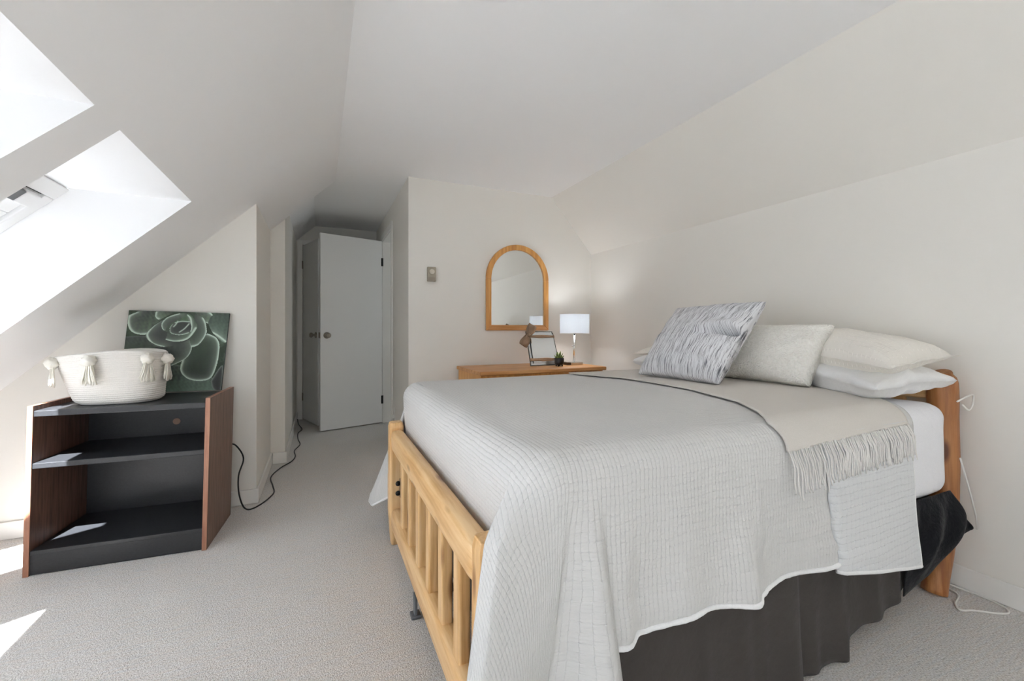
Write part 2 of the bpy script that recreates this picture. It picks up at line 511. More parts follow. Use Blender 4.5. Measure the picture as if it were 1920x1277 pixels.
# ------------------------------------------------------------------ the setting
struct(MB().box(-2.3, 2.7, YR - 0.4, 7.2, -0.12, 0).build('floor', CARPET, origin=(0, 0, 0)), 'grey beige looped carpet covering the floor')
struct(MB().box(XL - 0.0, XR + 0.02, YR - 0.2, YB + 0.05, ZC, ZC + 0.12).build('ceiling', CEIL_W, origin=(0, 0, 0)), 'flat white ceiling between the two slopes')
# left slope: two seen skylight shafts, two unseen ones added for bounce light
m = MB()
def sl(xa, xb, ya, yb, f=zi):
    m.quad((xa, ya, f(xa)), (xb, ya, f(xb)), (xb, yb, f(xb)), (xa, yb, f(xa)))
ys = [YR - 0.2] + [v for ab in reversed(SKYS) for v in ab] + [YJ]
for i in range(len(ys) - 1):
    sl(XL, SKY_X0, ys[i], ys[i + 1]); sl(SKY_X1, XK - 0.2, ys[i], ys[i + 1])
    if i % 2 == 0: sl(SKY_X0, SKY_X1, ys[i], ys[i + 1])
    ox = XL + 0.05
    sl(ox, OUT_X0, ys[i], ys[i + 1], zo); sl(OUT_X1, XK - 0.35, ys[i], ys[i + 1], zo)
    if i % 2 == 0: sl(OUT_X0, OUT_X1, ys[i], ys[i + 1], zo)
m.quad((XL, YJ, zi(XL)), (XK - 0.2, YJ, zi(XK - 0.2)), (XK - 0.35, YJ, zo(XK - 0.35)), (XL + 0.05, YJ, zo(XL + 0.05)))
m.quad((XL, YR - .2, zi(XL)), (XK - 0.2, YR - .2, zi(XK - 0.2)), (XK - 0.35, YR - .2, zo(XK - 0.35)), (XL + 0.05, YR - .2, zo(XL + 0.05)))
for a, b in SKYS:
    A = lambda y: (SKY_X0, y, zi(SKY_X0)); B = lambda y: (SKY_X1, y, zi(SKY_X1))
    Cc = lambda y: (OUT_X1, y, zo(OUT_X1)); D = lambda y: (OUT_X0, y, zo(OUT_X0))
    for y in (a, b): m.quad(A(y), B(y), Cc(y), D(y))
    m.quad(A(a), A(b), D(b), D(a)); m.quad(B(a), B(b), Cc(b), Cc(a))
struct(m.build('ceiling_left_slope', CEIL_W, weld=True, origin=(0, 0, 0)), 'white sloped ceiling with two skylight shafts and two added unseen ones')
# right slope
dx, dz = XW - XR, ZK - ZC
m = MB().prism([(XR, ZC), (XW + 0.02, ZK - 0.02 * 1.14), (XW + 0.15, ZK + 0.02), (XR + 0.02, ZC + 0.16)], YR - 0.2, YB + 0.05)
struct(m.build('ceiling_right_slope', WALL_C, origin=(0, 0, 0)), 'cream sloped ceiling above the bed')
struct(MB().box(XW, XW + 0.12, YR - 0.2, YB + 0.1, 0, ZK + 0.005).build('wall_right', WALL_C, origin=(0, 0, 0)), 'cream low wall behind the headboard')
struct(MB().box(XK - 0.12, XK, YR - 0.2, YA + 0.1, 0, zi(XK) + 0.03).build('wall_left', CEIL_W, origin=(0, 0, 0)))
# wall behind the bookcase: prism cut to the slope
def cutblock(name, x0, x1, y0, y1, label, top=None):
    t = top or (lambda x: zi(x) + 0.02)
    return struct(MB().prism([(x0, 0), (x1, 0), (x1, t(x1)), (x0, t(x0))], y0, y1).build(name, WALL_C, origin=(0, 0, 0)), label)
cutblock('wall_back_left', XK - 0.1, XA, YA, YJ + 0.03, 'cream wall cut by the slope behind the bookcase')
def hz(x): return ZC + 0.95 * (x + 0.05)
cutblock('wall_hall_left', XK, XH, YJ + 0.03, YE + 0.1, 'cream left wall of the narrow hall', lambda x: 2.3)
# dresser wall and hall right wall
DY0, DY1, DH = 4.25, 4.92, 2.035
struct(MB().box(XHR, XW + 0.12, YB, DY0, 0, ZC + 0.1).build('wall_back', WALL_C, origin=(0, 0, 0)), 'cream wall with the arched mirror')
m = MB().box(XHR, XHR + 0.11, DY0, DY1, DH, ZC + 0.1).box(XHR, XW, DY1, YE + 0.1, 0, ZC + 0.1)
sx = 2.30
m.box(sx, sx + 0.1, DY0, DY1, 0, SWZ[0]).box(sx, sx + 0.1, DY0, DY1, SWZ[1], ZC + 0.1).box(sx, sx + 0.1, DY0, SWY[0], SWZ[0], SWZ[1]).box(sx, sx + 0.1, SWY[1], DY1, SWZ[0], SWZ[1])  # end of the side room, around the opening added to light the hall
struct(m.build('wall_hall_right', WALL_C, origin=(0, 0, 0)), 'cream right wall of the hall with a doorway')
# hall ceiling: a flat strip and a small slope
m = MB().box(-0.05, XW + 0.1, YB + 0.05, YE + 1.6, ZC, ZC + 0.12)
m.prism([(-0.05, ZC), (-0.05, ZC + 0.12), (XH - 0.15, ZC + 0.12), (XH - 0.15, hz(XH - 0.15))], YJ, YE + 0.12)
m.box(XL - 0.3, 0.0, YB + 0.05, YJ + 0.02, ZC + 0.001, ZC + 0.12)
struct(m.build('ceiling_hall', CEIL_W, origin=(0, 0, 0)), 'shaded ceiling of the hall')
EX0, EX1 = -0.185, 0.44
m = MB().box(XH - 0.1, EX0, YE, YE + 0.1, 0, ZC + .1).box(EX1, XHR + 0.1, YE, YE + 0.1, 0, ZC + .1).box(EX0, EX1, YE, YE + 0.1, 2.03, ZC + .1)
struct(m.build('wall_hall_end', WALL_C, origin=(0, 0, 0)), 'end wall of the hall with a door opening')
m = MB().box(XH - 0.3, XHR + 0.5, YE + 1.5, YE + 1.6, 0, ZC).box(XH - 0.4, XH - 0.3, YE + 0.1, YE + 1.6, 0, ZC).box(XHR + 0.5, XHR + 0.6, YE + 0.1, YE + 1.6, 0, ZC)
m.box(XH - 0.4, -0.05, YE + .1, YE + 1.6, ZC, ZC + .12)
struct(m.build('wall_landing', WALL_C, origin=(0, 0, 0)), 'pale walls beyond the hall end door')
# unseen rear wall; its wide window is added as fill light
x0, x1, z0, z1 = FILL_WIN
m = MB().box(XK - .2, x0, YR - 0.12, YR, 0, 2.4).box(x1, XW + .12, YR - 0.12, YR, 0, 2.4).box(x0, x1, YR - 0.12, YR, 0, z0).box(x0, x1, YR - 0.12, YR, z1, 2.4)
struct(m.build('wall_front', WALL_C, origin=(0, 0, 0)), 'cream gable wall around an unseen added window')
m = MB()
for a, b, c, d in ((x0, x0 + .05, z0, z1), (x1 - .05, x1, z0, z1), (x0, x1, z0, z0 + .05), (x0, x1, z1 - .05, z1), ((x0 + x1) / 2 - .025, (x0 + x1) / 2 + .025, z0, z1)):
    m.box(a, b, YR - 0.1, YR - 0.03, c, d)
wn = struct(m.build('window_5', FRAME_W, origin=((x0 + x1) / 2, YR, z0)), 'wide white framed window added behind the camera for fill light')
BASE[wn.name] = Vector(((x0 + x1) / 2, YR, z0))
MB().box(x0 + .04, x1 - .04, YR - 0.07, YR - 0.065, z0 + .04, z1 - .04).build('pane', GLASS, wn)

# roof windows in the shafts
def roof_window(n, ya, yb):
    ux = Vector((-1, 0, -KL)).normalized(); un = Vector((-KL, 0, 1)).normalized()
    O = Vector((OUT_X0, 0, zo(OUT_X0)))
    Ls = (OUT_X0 - OUT_X1) * _m
    M = Matrix((ux, Vector((0, 1, 0)), un)).transposed().to_4x4(); M.translation = O
    m = MB()
    fw = 0.065
    for (a, b, c, d) in ((0, fw, ya, yb), (Ls - fw, Ls, ya, yb), (fw, Ls - fw, ya, ya + fw), (fw, Ls - fw, yb - fw, yb)):
        m.box(a, b, c, d, -0.012, 0.09, M)
    w_ = struct(m.build(f'window_{n}', FRAME_W, origin=tuple(O + Vector((0, (ya + yb) / 2, 0))), bevel=0.004), 'white roof window in the skylight shaft')
    g = fw + 0.006; sw = 0.05
    m = MB()
    for (a, b, c, d) in ((g, g + 0.125, ya + g, yb - g), (Ls - g - sw, Ls - g, ya + g, yb - g), (g + .125, Ls - g - sw, ya + g, ya + g + sw), (g + .125, Ls - g - sw, yb - g - sw, yb - g)):
        m.box(a, b, c, d, 0.0, 0.075, M)
    s = m.build('sash', FRAME_W, w_, bevel=0.004)
    MB().box(g + 0.008, g + 0.062, ya + g + 0.03, yb - g - 0.10, -0.024, 0.0, M).build('ventilation_bar', ALU, w_, bevel=0.004)
    MB().box(g + 0.026, g + 0.038, ya + g + 0.06, yb - g - 0.15, -0.03, -0.022, M).build('bar_groove', DARKGAP, w_)
    MB().box(g + 0.004, g + 0.066, yb - g - 0.1, yb - g - 0.008, -0.026, 0.0, M).build('corner_cover', FRAME_W, w_, bevel=0.006)
    MB().box(fw, fw + 0.006, ya + fw, yb - fw, 0.0, 0.05, M).build('gasket', DARKGAP, w_)
    MB().box(g + .12, Ls - g - sw + .005, ya + g + sw - .005, yb - g - sw + .005, 0.035, 0.041, M).build('pane', GLASS, w_)
for i, (a, b) in enumerate(SKYS): roof_window(i + 1, a, b)  # last two, behind the camera, are added to bring in light

# baseboards
BH, BT = 0.088, 0.013
def bb(side, x0, x1, y0, y1):
    b = MB().box(x0, x1, y0, y1, 0, BH)
    return struct(b.build(f'baseboard_{side}', TRIM_W, origin=(0, 0, 0), bevel=0.004), None)
bb('back_left', XK, XA + BT, YA - BT, YA)
bb('return', XA, XA + BT, YA, YJ + 0.03)
bb('jog', XA + BT, XH + BT, YJ + 0.03 - BT, YJ + 0.03)
bb('hall_left', XH, XH + BT, YJ + 0.03, YE)
bb('right', XW - BT, XW, YR, YB)
bb('back', XHR, XW - BT, YB - BT, YB)
bb('hall_right', XHR - BT, XHR, YB - BT, DY0 - 0.06)

# ------------------------------------------------------------------ doors
def knob(parent, c, d, name='knob'):
    """round door knob on a rose, pointing along d"""
    d = Vector(d).normalized()
    M = d.to_track_quat('Z', 'Y').to_matrix().to_4x4()
    k = MB().lathe([(0.0, 0.0), (0.033, 0.0), (0.033, 0.006), (0.014, 0.012), (0.012, 0.03), (0.02, 0.036), (0.027, 0.046), (0.027, 0.056), (0.018, 0.066), (0.0, 0.067)], c, 18, M=M, cap0=False, cap1=False)
    return k.build(name, BRONZE, parent, smooth=True)
def door(n, hinge, tip, z1, label, hinge_side):
    h = Vector((*hinge, 0)); t = Vector((*tip, 0))
    L = (t - h).length; u = (t - h).normalized(); nrm = Vector((u.y, -u.x, 0))
    if nrm.y > 0: nrm = -nrm                       # face towards the camera
    M = Matrix((u, -nrm, Vector((0, 0, 1)))).transposed().to_4x4(); M.translation = h
    d = MB().box(0, L, 0, 0.035, 0.012, z1, M).build(f'door_{n}', DOOR_W, origin=tuple(h), bevel=0.002)
    struct(d, label)
    kp = h + u * (L - 0.06)
    knob(d, kp + Vector((0, 0, 0.985)), nrm); knob(d, kp - nrm * 0.035 + Vector((0, 0, 0.985)), -nrm)
    MB().box(L - 0.001, L + 0.002, 0.006, 0.029, 0.955, 1.015, M).build('latch_plate', BRONZE, d)
    for z in (0.22, 1.75):
        MB().tube([h + nrm * 0.004 + Vector((0, 0, z)), h + nrm * 0.004 + Vector((0, 0, z + 0.09))], 0.007, 8).box(-0.012, 0.012, -0.003, 0.001, z, z + 0.09, M).build('hinge', BRONZE if hinge_side == 'L' else BLACKM, d)
    return d
door(1, (XHR - 0.008, 4.90), (0.005, 4.716), 2.03, 'flush pale grey door standing open across the hall', 'R')
door(2, (EX0 + 0.004, YE - 0.015), (-0.02, 4.99), 2.02, 'narrow pale door standing ajar at the hall end', 'L')
# casing of the right-hand doorway
m = MB().box(XHR - 0.014, XHR, DY0 - 0.06, DY0, 0, DH + 0.06).box(XHR - 0.014, XHR, DY0, DY1 + .06, DH, DH + 0.06).box(XHR - 0.014, XHR, DY1, DY1 + .06, 0, DH)
m.box(XHR - 0.005, XHR + 0.11, DY0 - 0.0, DY0 + 0.018, 0, DH).box(XHR - 0.005, XHR + 0.11, DY1 - 0.018, DY1, 0, DH).box(XHR - 0.005, XHR + .11, DY0, DY1, DH - 0.018, DH)
struct(m.build('trim_1', TRIM_W, origin=(0, 0, 0), bevel=0.003), 'white casing of the doorway')
m = MB().box(EX0 - 0.055, EX0, YE - 0.014, YE, 0, 2.085).box(EX0, EX1 + .055, YE - 0.014, YE, 2.03, 2.085).box(EX1, EX1 + .055, YE - 0.014, YE, 0, 2.03)
struct(m.build('trim_2', TRIM_W, origin=(0, 0, 0), bevel=0.003), 'white casing at the hall end')

# ------------------------------------------------------------------ bed frame
bed = thing('slatted_bed', (1.3, 1.49, 0), 'honey pine bed frame with slatted footboard and log posts', 'bed')
FX = 0.34
def foot_post(y):
    m = MB()
    prof = [(0.0, 0.024), (0.05, 0.027), (0.17, 0.033), (0.3, 0.035), (0.572, 0.034), (0.595, 0.029)]
    vs = []; fs = []
    for z, r in prof:
        lean = 0.012 * math.sin(PI * min(1, z / 0.3)) * -0.3
        for sx, sy in ((-1, -.7), (-.7, -1), (.7, -1), (1, -.7), (1, .7), (.7, 1), (-.7, 1), (-1, .7)):
            vs.append((FX + lean + sx * r, y + sy * r, z))
    n = 8
    for i in range(len(prof) - 1):
        for k in range(n): fs.append((i * n + k, i * n + (k + 1) % n, (i + 1) * n + (k + 1) % n, (i + 1) * n + k))
    fs.append(tuple(range(n - 1, -1, -1))); fs.append(tuple(range((len(prof) - 1) * n, len(prof) * n)))
    return m.add(vs, fs).build('foot_post', PINE_Z, bed, bevel=0.004)
YF, YN = 2.133, 0.868
fp = foot_post(YF); foot_post(YN)
def rail(name, y0, y1, zc, hw, hh, mat, x=FX):
    """rounded bar along y"""
    m = MB(); n = 20
    ys_ = [y0, y0 + 0.006, y0 + 0.02, y0 + 0.05] + list(np.linspace(y0 + 0.1, y1 - 0.1, 9)) + [y1 - 0.05, y1 - 0.02, y1 - 0.006, y1]
    ks = [0.55, 0.75, 0.92, 1] + [1] * 9 + [1, 0.92, 0.75, 0.55]
    vs = []; fs = []
    for y, k in zip(ys_, ks):
        for i in range(n):
            th = 2 * PI * i / n; c, s = math.cos(th), math.sin(th); e = 0.55
            vs.append((x + hw * k * math.copysign(abs(c) ** e, c), y, zc + hh * k * math.copysign(abs(s) ** e, s)))
    for j in range(len(ys_) - 1):
        for i in range(n): fs.append((j * n + i, j * n + (i + 1) % n, (j + 1) * n + (i + 1) % n, (j + 1) * n + i))
    fs.append(tuple(range(n))); fs.append(tuple(range((len(ys_) - 1) * n, len(ys_) * n)))
    return m.add(vs, fs).build(name, mat, bed, smooth=True)
rail('top_rail', YN + 0.025, YF - 0.022, 0.515, 0.031, 0.050, PINE_Y)
rail('bottom_rail', YN + 0.02, YF - 0.022, 0.135, 0.031, 0.052, PINE_Y)
for i in range(7):
    y = 1.885 - 0.163 * i
    MB().box(FX - 0.017, FX + 0.017, y - 0.026, y + 0.026, 0.165, 0.49).build('slat', PINE_Z, bed, bevel=0.008, seg=3)
for z in (0.255, 0.302):
    m = MB().lathe([(0, 0), (0.0105, 0.001), (0.0125, 0.004), (0.0105, 0.010), (0.005, 0.013), (0, 0.0135)], (FX + 0.004, YF - 0.034, z), 14, M=Matrix.Rotation(PI / 2, 4, 'X'), cap0=False, cap1=False)
    m.build('bolt', BLACKM, bed, smooth=True)
MB().box(FX + 0.012, FX + 0.03, YF - 0.052, YF - 0.033, 0.235, 0.325).build('bracket', BLACKM, bed, bevel=0.002)
for y in (YF + 0.055, YN + 0.02):
    MB().box(FX + 0.02 if y < 1.5 else FX - 0.03, 2.24, y - 0.017, y + 0.017, 0.215, 0.33).build('side_rail', PINE_X, bed, bevel=0.008, seg=3)
def head_post(y):
    pts = spline([(2.235, y, 0.0), (2.262, y, 0.12), (2.300, y, 0.32), (2.312, y, 0.5), (2.308, y, 0.7), (2.30, y, 0.855), (2.30, y, 0.87)], 5)
    rs = [0.040 + 0.008 * smoothstep(0, 0.3, p.z) - 0.016 * smoothstep(0.845, 0.872, p.z) + 0.003 * noise.noise(p * 9) for p in pts]
    return MB().tube(pts, rs, 16).build('head_post', PINE_D, bed, smooth=True)
head_post(0.845); head_post(2.15)
rail('head_rail', 0.87, 2.12, 0.80, 0.026, 0.04, PINE_Y, 2.305)
rail('head_rail', 0.87, 2.12, 0.42, 0.026, 0.04, PINE_Y, 2.31)
for i in range(8):
    y = 0.99 + 0.145 * i
    MB().box(2.293, 2.323, y - 0.025, y + 0.025, 0.44, 0.78).build('slat', PINE_Z, bed, bevel=0.008)
m = MB().box(0.30, 0.335, 1.535, 1.575, 0.0, 0.012).box(0.312, 0.322, 1.54, 1.57, 0.0, 0.083).box(0.312, 0.60, 1.545, 1.565, 0.06, 0.083)
m.build('support_foot', GREYM, bed, bevel=0.003)
MB().box(0.52, 2.15, 0.86, 2.12, 0.165, 0.20).build('slat_deck', PINE_X, bed)

bx = MB().box(0.405, 2.17, 0.81, 2.19, 0.203, 0.405).build('box_spring', BOXSP, bevel=0.02, seg=3)
tag(bx, 'dark box spring behind the footboard slats', 'box spring')

# ------------------------------------------------------------------ mattress with fitted sheet
MX0, MX1, MY0, MY1, MZ0, MZ1 = 0.395, 2.222, 0.79, 2.215, 0.405, 0.762
def soft_box(x0, x1, y0, y1, z0, z1, r, seed, wr=0.0035):
    """rounded box with fine wrinkles"""
    bm = bmesh.new()
    bmesh.ops.create_cube(bm, size=1)
    bmesh.ops.subdivide_edges(bm, edges=bm.edges[:], cuts=44, use_grid_fill=True)
    c = Vector(((x0 + x1) / 2, (y0 + y1) / 2, (z0 + z1) / 2)); h = Vector(((x1 - x0) / 2, (y1 - y0) / 2, (z1 - z0) / 2))
    vs = []
    for v in bm.verts:
        p = Vector([math.copysign(min(1.0, abs(a) * 2), a) for a in v.co])
        # denser sampling at the borders
        q = Vector([math.sin(a * PI / 2) * 0.35 + a * 0.65 for a in p])
        q = Vector((q.x * h.x, q.y * h.y, q.z * h.z))
        inner = Vector([max(-(h[i] - r), min(h[i] - r, q[i])) for i in range(3)])
        d = q - inner
        if d.length > 1e-6: q = inner + d.normalized() * r
        n = d.normalized() if d.length > 1e-6 else Vector((0, 0, 1))
        wv = noise.noise(Vector((q.x * 9 + q.z * 8, q.z * 5 - q.x * 3, q.y * 6 + seed)))
        q = q + n * (wv * wr)
        vs.append(q + c)
    fs = [tuple(v.index for v in f.verts) for f in bm.faces]
    bm.free()
    return MB().add(vs, fs)
mt = soft_box(MX0, MX1, MY0, MY1, MZ0 - 0.0, MZ1, 0.062, 3).build('mattress', SHEET, smooth=True)
tag(mt, 'mattress in a white fitted sheet on the pine bed', 'mattress')
# a strip of sheet hem hanging low at the head end
# ------------------------------------------------------------------ quilt
QR = 0.07                      # rounding at the mattress edge
QX0, QY0, QY1 = 0.380, 0.776, 2.232
ZT = 0.778
HEADX = 1.90
RC = 0.035
bx0, by0, by1 = QX0 + QR, QY0 + QR, QY1 - QR
per = []                       # (base point, outward normal, tag, param)
for x in np.linspace(HEADX, bx0 + RC, 170): per.append((Vector((x, by1, 0)), Vector((0, 1, 0)), 'far', x))
for k in range(1, 24):
    th = PI / 2 * k / 24
    n = Vector((-math.sin(th), math.cos(th), 0)); per.append((Vector((bx0 + RC, by1 - RC, 0)) + n * RC, n, 'farc', k / 24))
for y in np.linspace(by1 - RC, by0 + RC, 60): per.append((Vector((bx0, y, 0)), Vector((-1, 0, 0)), 'foot', y))
NCR = 40
for k in range(1, NCR):
    th = PI / 2 * k / NCR
    n = Vector((-math.cos(th), -math.sin(th), 0)); per.append((Vector((bx0 + RC, by0 + RC, 0)) + n * RC, n, 'nearc', k / NCR))
for x in np.linspace(bx0 + RC, HEADX, 170): per.append((Vector((x, by0, 0)), Vector((0, -1, 0)), 'near', x))
HEMPTS = [(0.548, 0.770), (0.60, 0.758), (0.638, 0.750), (0.668, 0.788), (0.743, 0.768), (0.814, 0.752), (0.903, 0.766), (0.969, 0.752), (1.025, 0.722), (1.07, 0.758), (1.176, 0.772), (1.268, 0.768), (1.392, 0.756), (1.9, 0.756)]
def hem_y(x):
    return sum(interp(x + d, HEMPTS) for d in (-0.015, 0, 0.015)) / 3
CONE = 0.565
def target(tagn, par, b, n):
    """bottom point of the drop below this place on the edge"""
    if tagn == 'far':
        s = smoothstep(bx0 + RC, 0.62, par)
        return Vector((par - 0.233 * (1 - s), 2.41 - 0.11 * s, 0.150 + 0.13 * s + 0.012 * math.sin(par * 14)))
    if tagn == 'farc':
        a = par
        f_ = min(1.0, a / FSLIT)
        return Vector((interp(f_, [(0, 0.252), (0.3, 0.238), (0.55, 0.250), (1, 0.345)]), interp(f_, [(0, 2.41), (0.3, 2.35), (0.55, 2.285), (1, 2.20)]), interp(f_, [(0, 0.150), (0.5, 0.135), (1, 0.215)]))) if a < FSLIT else Vector((QX0 + 0.012, b.y, 0.50))
    if tagn == 'foot':
        return Vector((QX0 + 0.012, b.y, 0.49))
    # near corner and near side
    if tagn == 'nearc' and par < NSLIT:
        return Vector((QX0 + 0.010, b.y - 0.01, 0.49))
    if tagn == 'nearc':
        a = (par - NSLIT) / (1 - NSLIT)            # 0..1 around the cone
        pts = [(0.0, (0.195, 0.735)), (0.25, (0.215, 0.700)), (0.6, (0.315, 0.735)), (1.0, (0.400, 0.800))]
        x = interp(a, [(p, q[0]) for p, q in pts]); y = interp(a, [(p, q[1]) for p, q in pts])
        return Vector((x, y, 0.04))
    x = par
    if x < CONE:
        a = (x - (bx0 + RC)) / (CONE - bx0 - RC)
        return Vector((interp(a, [(0, 0.405), (0.35, 0.47), (0.75, 0.575), (1, 0.628)]), interp(a, [(0, 0.800), (0.3, 0.785), (0.72, 0.670), (1, 0.715)]), 0.04))
    t = smoothstep(CONE, CONE + 0.012, x)
    z = 0.04 + (0.348 - 0.04) * t + 0.006 * math.sin(x * 17) * t
    xx = x + (1 - smoothstep(CONE, 0.85, x)) * 0.0
    return Vector((xx, hem_y(xx), z))
FSLIT, NSLIT = 0.55, 0.16
def crown(x, y):
    d = max(0.0, min(y - by0, by1 - y, (x - bx0) * 1.2))
    return 0.010 * smoothstep(0, 0.5, d) + 0.004 * noise.noise(Vector((x * 3, y * 3, 2))) * smoothstep(0, 0.2, d)
NIN, NARC, NDR = 16, 9, 44
q1 = QR * PI / 2
rows = []
V = []; UV = []; Fq = []
hemline = []
ncol = len(per); nrow = NIN + NARC + NDR
cy = (by0 + by1) / 2
for ci, (b, n, tg, pr) in enumerate(per):
    # inner (top) part converges on the bed's centre line
    spine = Vector((min(max(b.x, 0.95), HEADX), cy, 0))
    B = target(tg, pr, b, n)
    for r in range(nrow):
        if r < NIN:
            t = r / NIN
            t2 = t ** 0.8
            p = spine.lerp(b, t2)
            z = ZT + crown(p.x, p.y)
            V.append(Vector((p.x, p.y, z))); UV.append((p.x, p.y))
        elif r < NIN + NARC:
            a = (r - NIN) / NARC * PI / 2
            p = b + n * (QR * math.sin(a))
            V.append(Vector((p.x, p.y, ZT - QR * (1 - math.cos(a))))); q = QR * a
            UV.append((b.x + n.x * q, b.y + n.y * q))
        else:
            wv = (r - NIN - NARC) / (NDR - 1)
            S = b + n * QR; S.z = ZT - QR
            H = (S - B).z
            k = wv ** 1.15 if (tg == 'near' and pr < 0.7) else (wv ** 0.82 if tg == 'farc' and pr < FSLIT else (wv ** (0.82 + 0.58 * smoothstep(bx0 + RC, 0.8, pr)) if tg == 'far' else wv ** 1.4))
            if tg == 'nearc' and pr >= NSLIT:
                ka = interp(wv, [(0, 0), (0.06, 0.2), (0.13, 0.42), (0.5, 0.68), (1, 1)]); g_ = smoothstep(0.25, 1.0, (pr - NSLIT) / (1 - NSLIT)); k = ka + (k - ka) * g_
            p = Vector((S.x + (B.x - S.x) * k, S.y + (B.y - S.y) * k, S.z + (B.z - S.z) * wv))
            if tg == 'near' and pr > CONE + 0.02:
                am = smoothstep(0.1, 0.5, wv)
                p.y += am * 0.004 * noise.noise(Vector((p.x * 7, p.z * 12, 5)))
                # soft horizontal buckles near the bottom
                p.y -= am * 0.0045 * math.exp(-((p.z - 0.47 - 0.03 * math.sin(p.x * 5)) / 0.014) ** 2) * (0.5 + 0.5 * noise.noise(Vector((p.x * 4, 0, 9))))
                p.y -= am * 0.006 * math.exp(-((p.z - 0.40 - 0.02 * math.sin(p.x * 6 + 1)) / 0.02) ** 2) * (0.6 + noise.noise(Vector((p.x * 3, 3, 9))))
                # straight vertical press fold
                for fx in (0.69, 1.08):
                    p.y -= 0.004 * math.exp(-((p.x - fx) / 0.014) ** 2) * smoothstep(0, .3, wv)
            q = q1 + H * wv
            V.append(p); UV.append((b.x + n.x * q + (ci * 0.0 if tg != 'nearc' else 0), b.y + n.y * q))
def _long(tg, pr):
    if tg == 'nearc': return pr >= NSLIT
    if tg == 'farc': return pr < FSLIT
    return tg in ('near', 'far')
for c in range(ncol - 1):
    (b0, n0, t0, p0), (b1, n1, t1, p1) = per[c], per[c + 1]
    slit = _long(t0, p0) != _long(t1, p1)
    for r in range(nrow - 1):
        if slit and r >= NIN + NARC + 4: continue
        if t0 == 'near' and p0 > 1.425 and r >= NIN + NARC + 4: continue
        i = c * nrow + r
        Fq.append((i, i + nrow, i + nrow + 1, i + 1))
qm = MB(); qm.v = [tuple(p) for p in V]; qm.f = Fq
quilt = qm.build('quilt', QUILT, smooth=True, uv=UV, solid=0.007, weld=True)
tag(quilt, 'off-white stitched quilt draped over the bed', 'quilt')
def bottom(c): return V[c * nrow + nrow - 1]
path = [bottom(c) for c in range(ncol) if per[c][2] == 'near' and CONE + 0.006 < per[c][3] <= 1.43]
MB().tube([p + Vector((0, -0.003, 0)) for p in path], [0.0065 + 0.0012 * noise.noise(p * 60) for p in path], 8).build('hem', HEM, quilt, smooth=True)
path = [bottom(c) for c in range(ncol) if (per[c][2] == 'far' and per[c][3] < 1.2) or (per[c][2] == 'farc' and per[c][3] < FSLIT)]
MB().tube(path, 0.006, 8).build('hem', HEM, quilt, smooth=True)
# turned-back panel at the head end, reverse side outwards
def fold_panel():
    m = MB(); nu, nv = 60, 60; uv = []
    for j in range(nv + 1):
        v = j / nv
        for i in range(nu + 1):
            u = i / nu
            zb = 0.322 + (0.238 - 0.322) * u
            z = 0.735 + (zb - 0.735) * v
            xl = 1.372 + 0.040 * v + 0.010 * math.sin(v * 9) * v + 0.006 * noise.noise(Vector((v * 14, 0, 1)))
            xr = 1.826 + 0.048 * v + 0.004 * math.sin(v * 7)
            x = xl + (xr - xl) * u
            y = 0.768 - 0.011 * smoothstep(0.0, 0.28, v) - 0.012 * v - 0.007 * math.sin(u * PI) * v + 0.003 * noise.noise(Vector((x * 9, z * 9, 4)))
            y -= 0.006 * math.exp(-((v - 0.88) / 0.04) ** 2) * (1 - u)
            if u < 0.05: y += 0.013 * (1 - u / 0.05) ** 2
            m.v.append((x, y, z)); uv.append((x, z))
    for j in range(nv):
        for i in range(nu):
            a = j * (nu + 1) + i
            m.f.append((a, a + 1, a + nu + 2, a + nu + 1))
    o = m.build('folded_panel', QUILT_B, quilt, smooth=True, uv=uv, solid=0.009)
    o['label'] = 'brighter white reverse side of the quilt turned back'
    e = [Vector(m.v[nv * (nu + 1) + i]) for i in range(nu + 1)]
    s = [Vector(m.v[j * (nu + 1) + nu]) for j in range(nv // 4, nv + 1)]
    MB().tube(e, 0.0075, 8).build('hem', HEM, quilt, smooth=True)
    MB().tube(s, 0.006, 8).build('hem', HEM, quilt, smooth=True)
fold_panel()

# ------------------------------------------------------------------ throw with fringe
LE = [(0.70, 1.195), (0.74, 1.188), (0.79, 1.172), (0.846, 1.205), (0.89, 1.25), (1.036, 1.345), (1.273, 1.398), (1.65, 1.41), (2.2, 1.325), (2.5, 1.30)]
RE = [(0.70, 1.838), (0.79, 1.845), (0.846, 1.87), (0.92, 1.955), (1.2, 2.06), (2.5, 2.12)]
def throw_profile(q, off):
    """q: length measured from the near mattress edge inwards (positive = on top)"""
    r = QR + off
    yb = QY0 + QR
    if q >= 0: return yb + q, ZT + off
    a = min(-q / r, PI / 2)
    y, z = yb - r * math.sin(a), ZT - QR + r * math.cos(a)
    rest = -q - r * PI / 2
    if rest > 0: z -= rest; y -= 0.004
    return y, z
m = MB(); nu, nv = 60, 90; uv = []
qs = list(np.linspace(1.29, 0.25, 34)) + list(np.linspace(0.235, -0.13, nv - 33))
bottom_edge = []
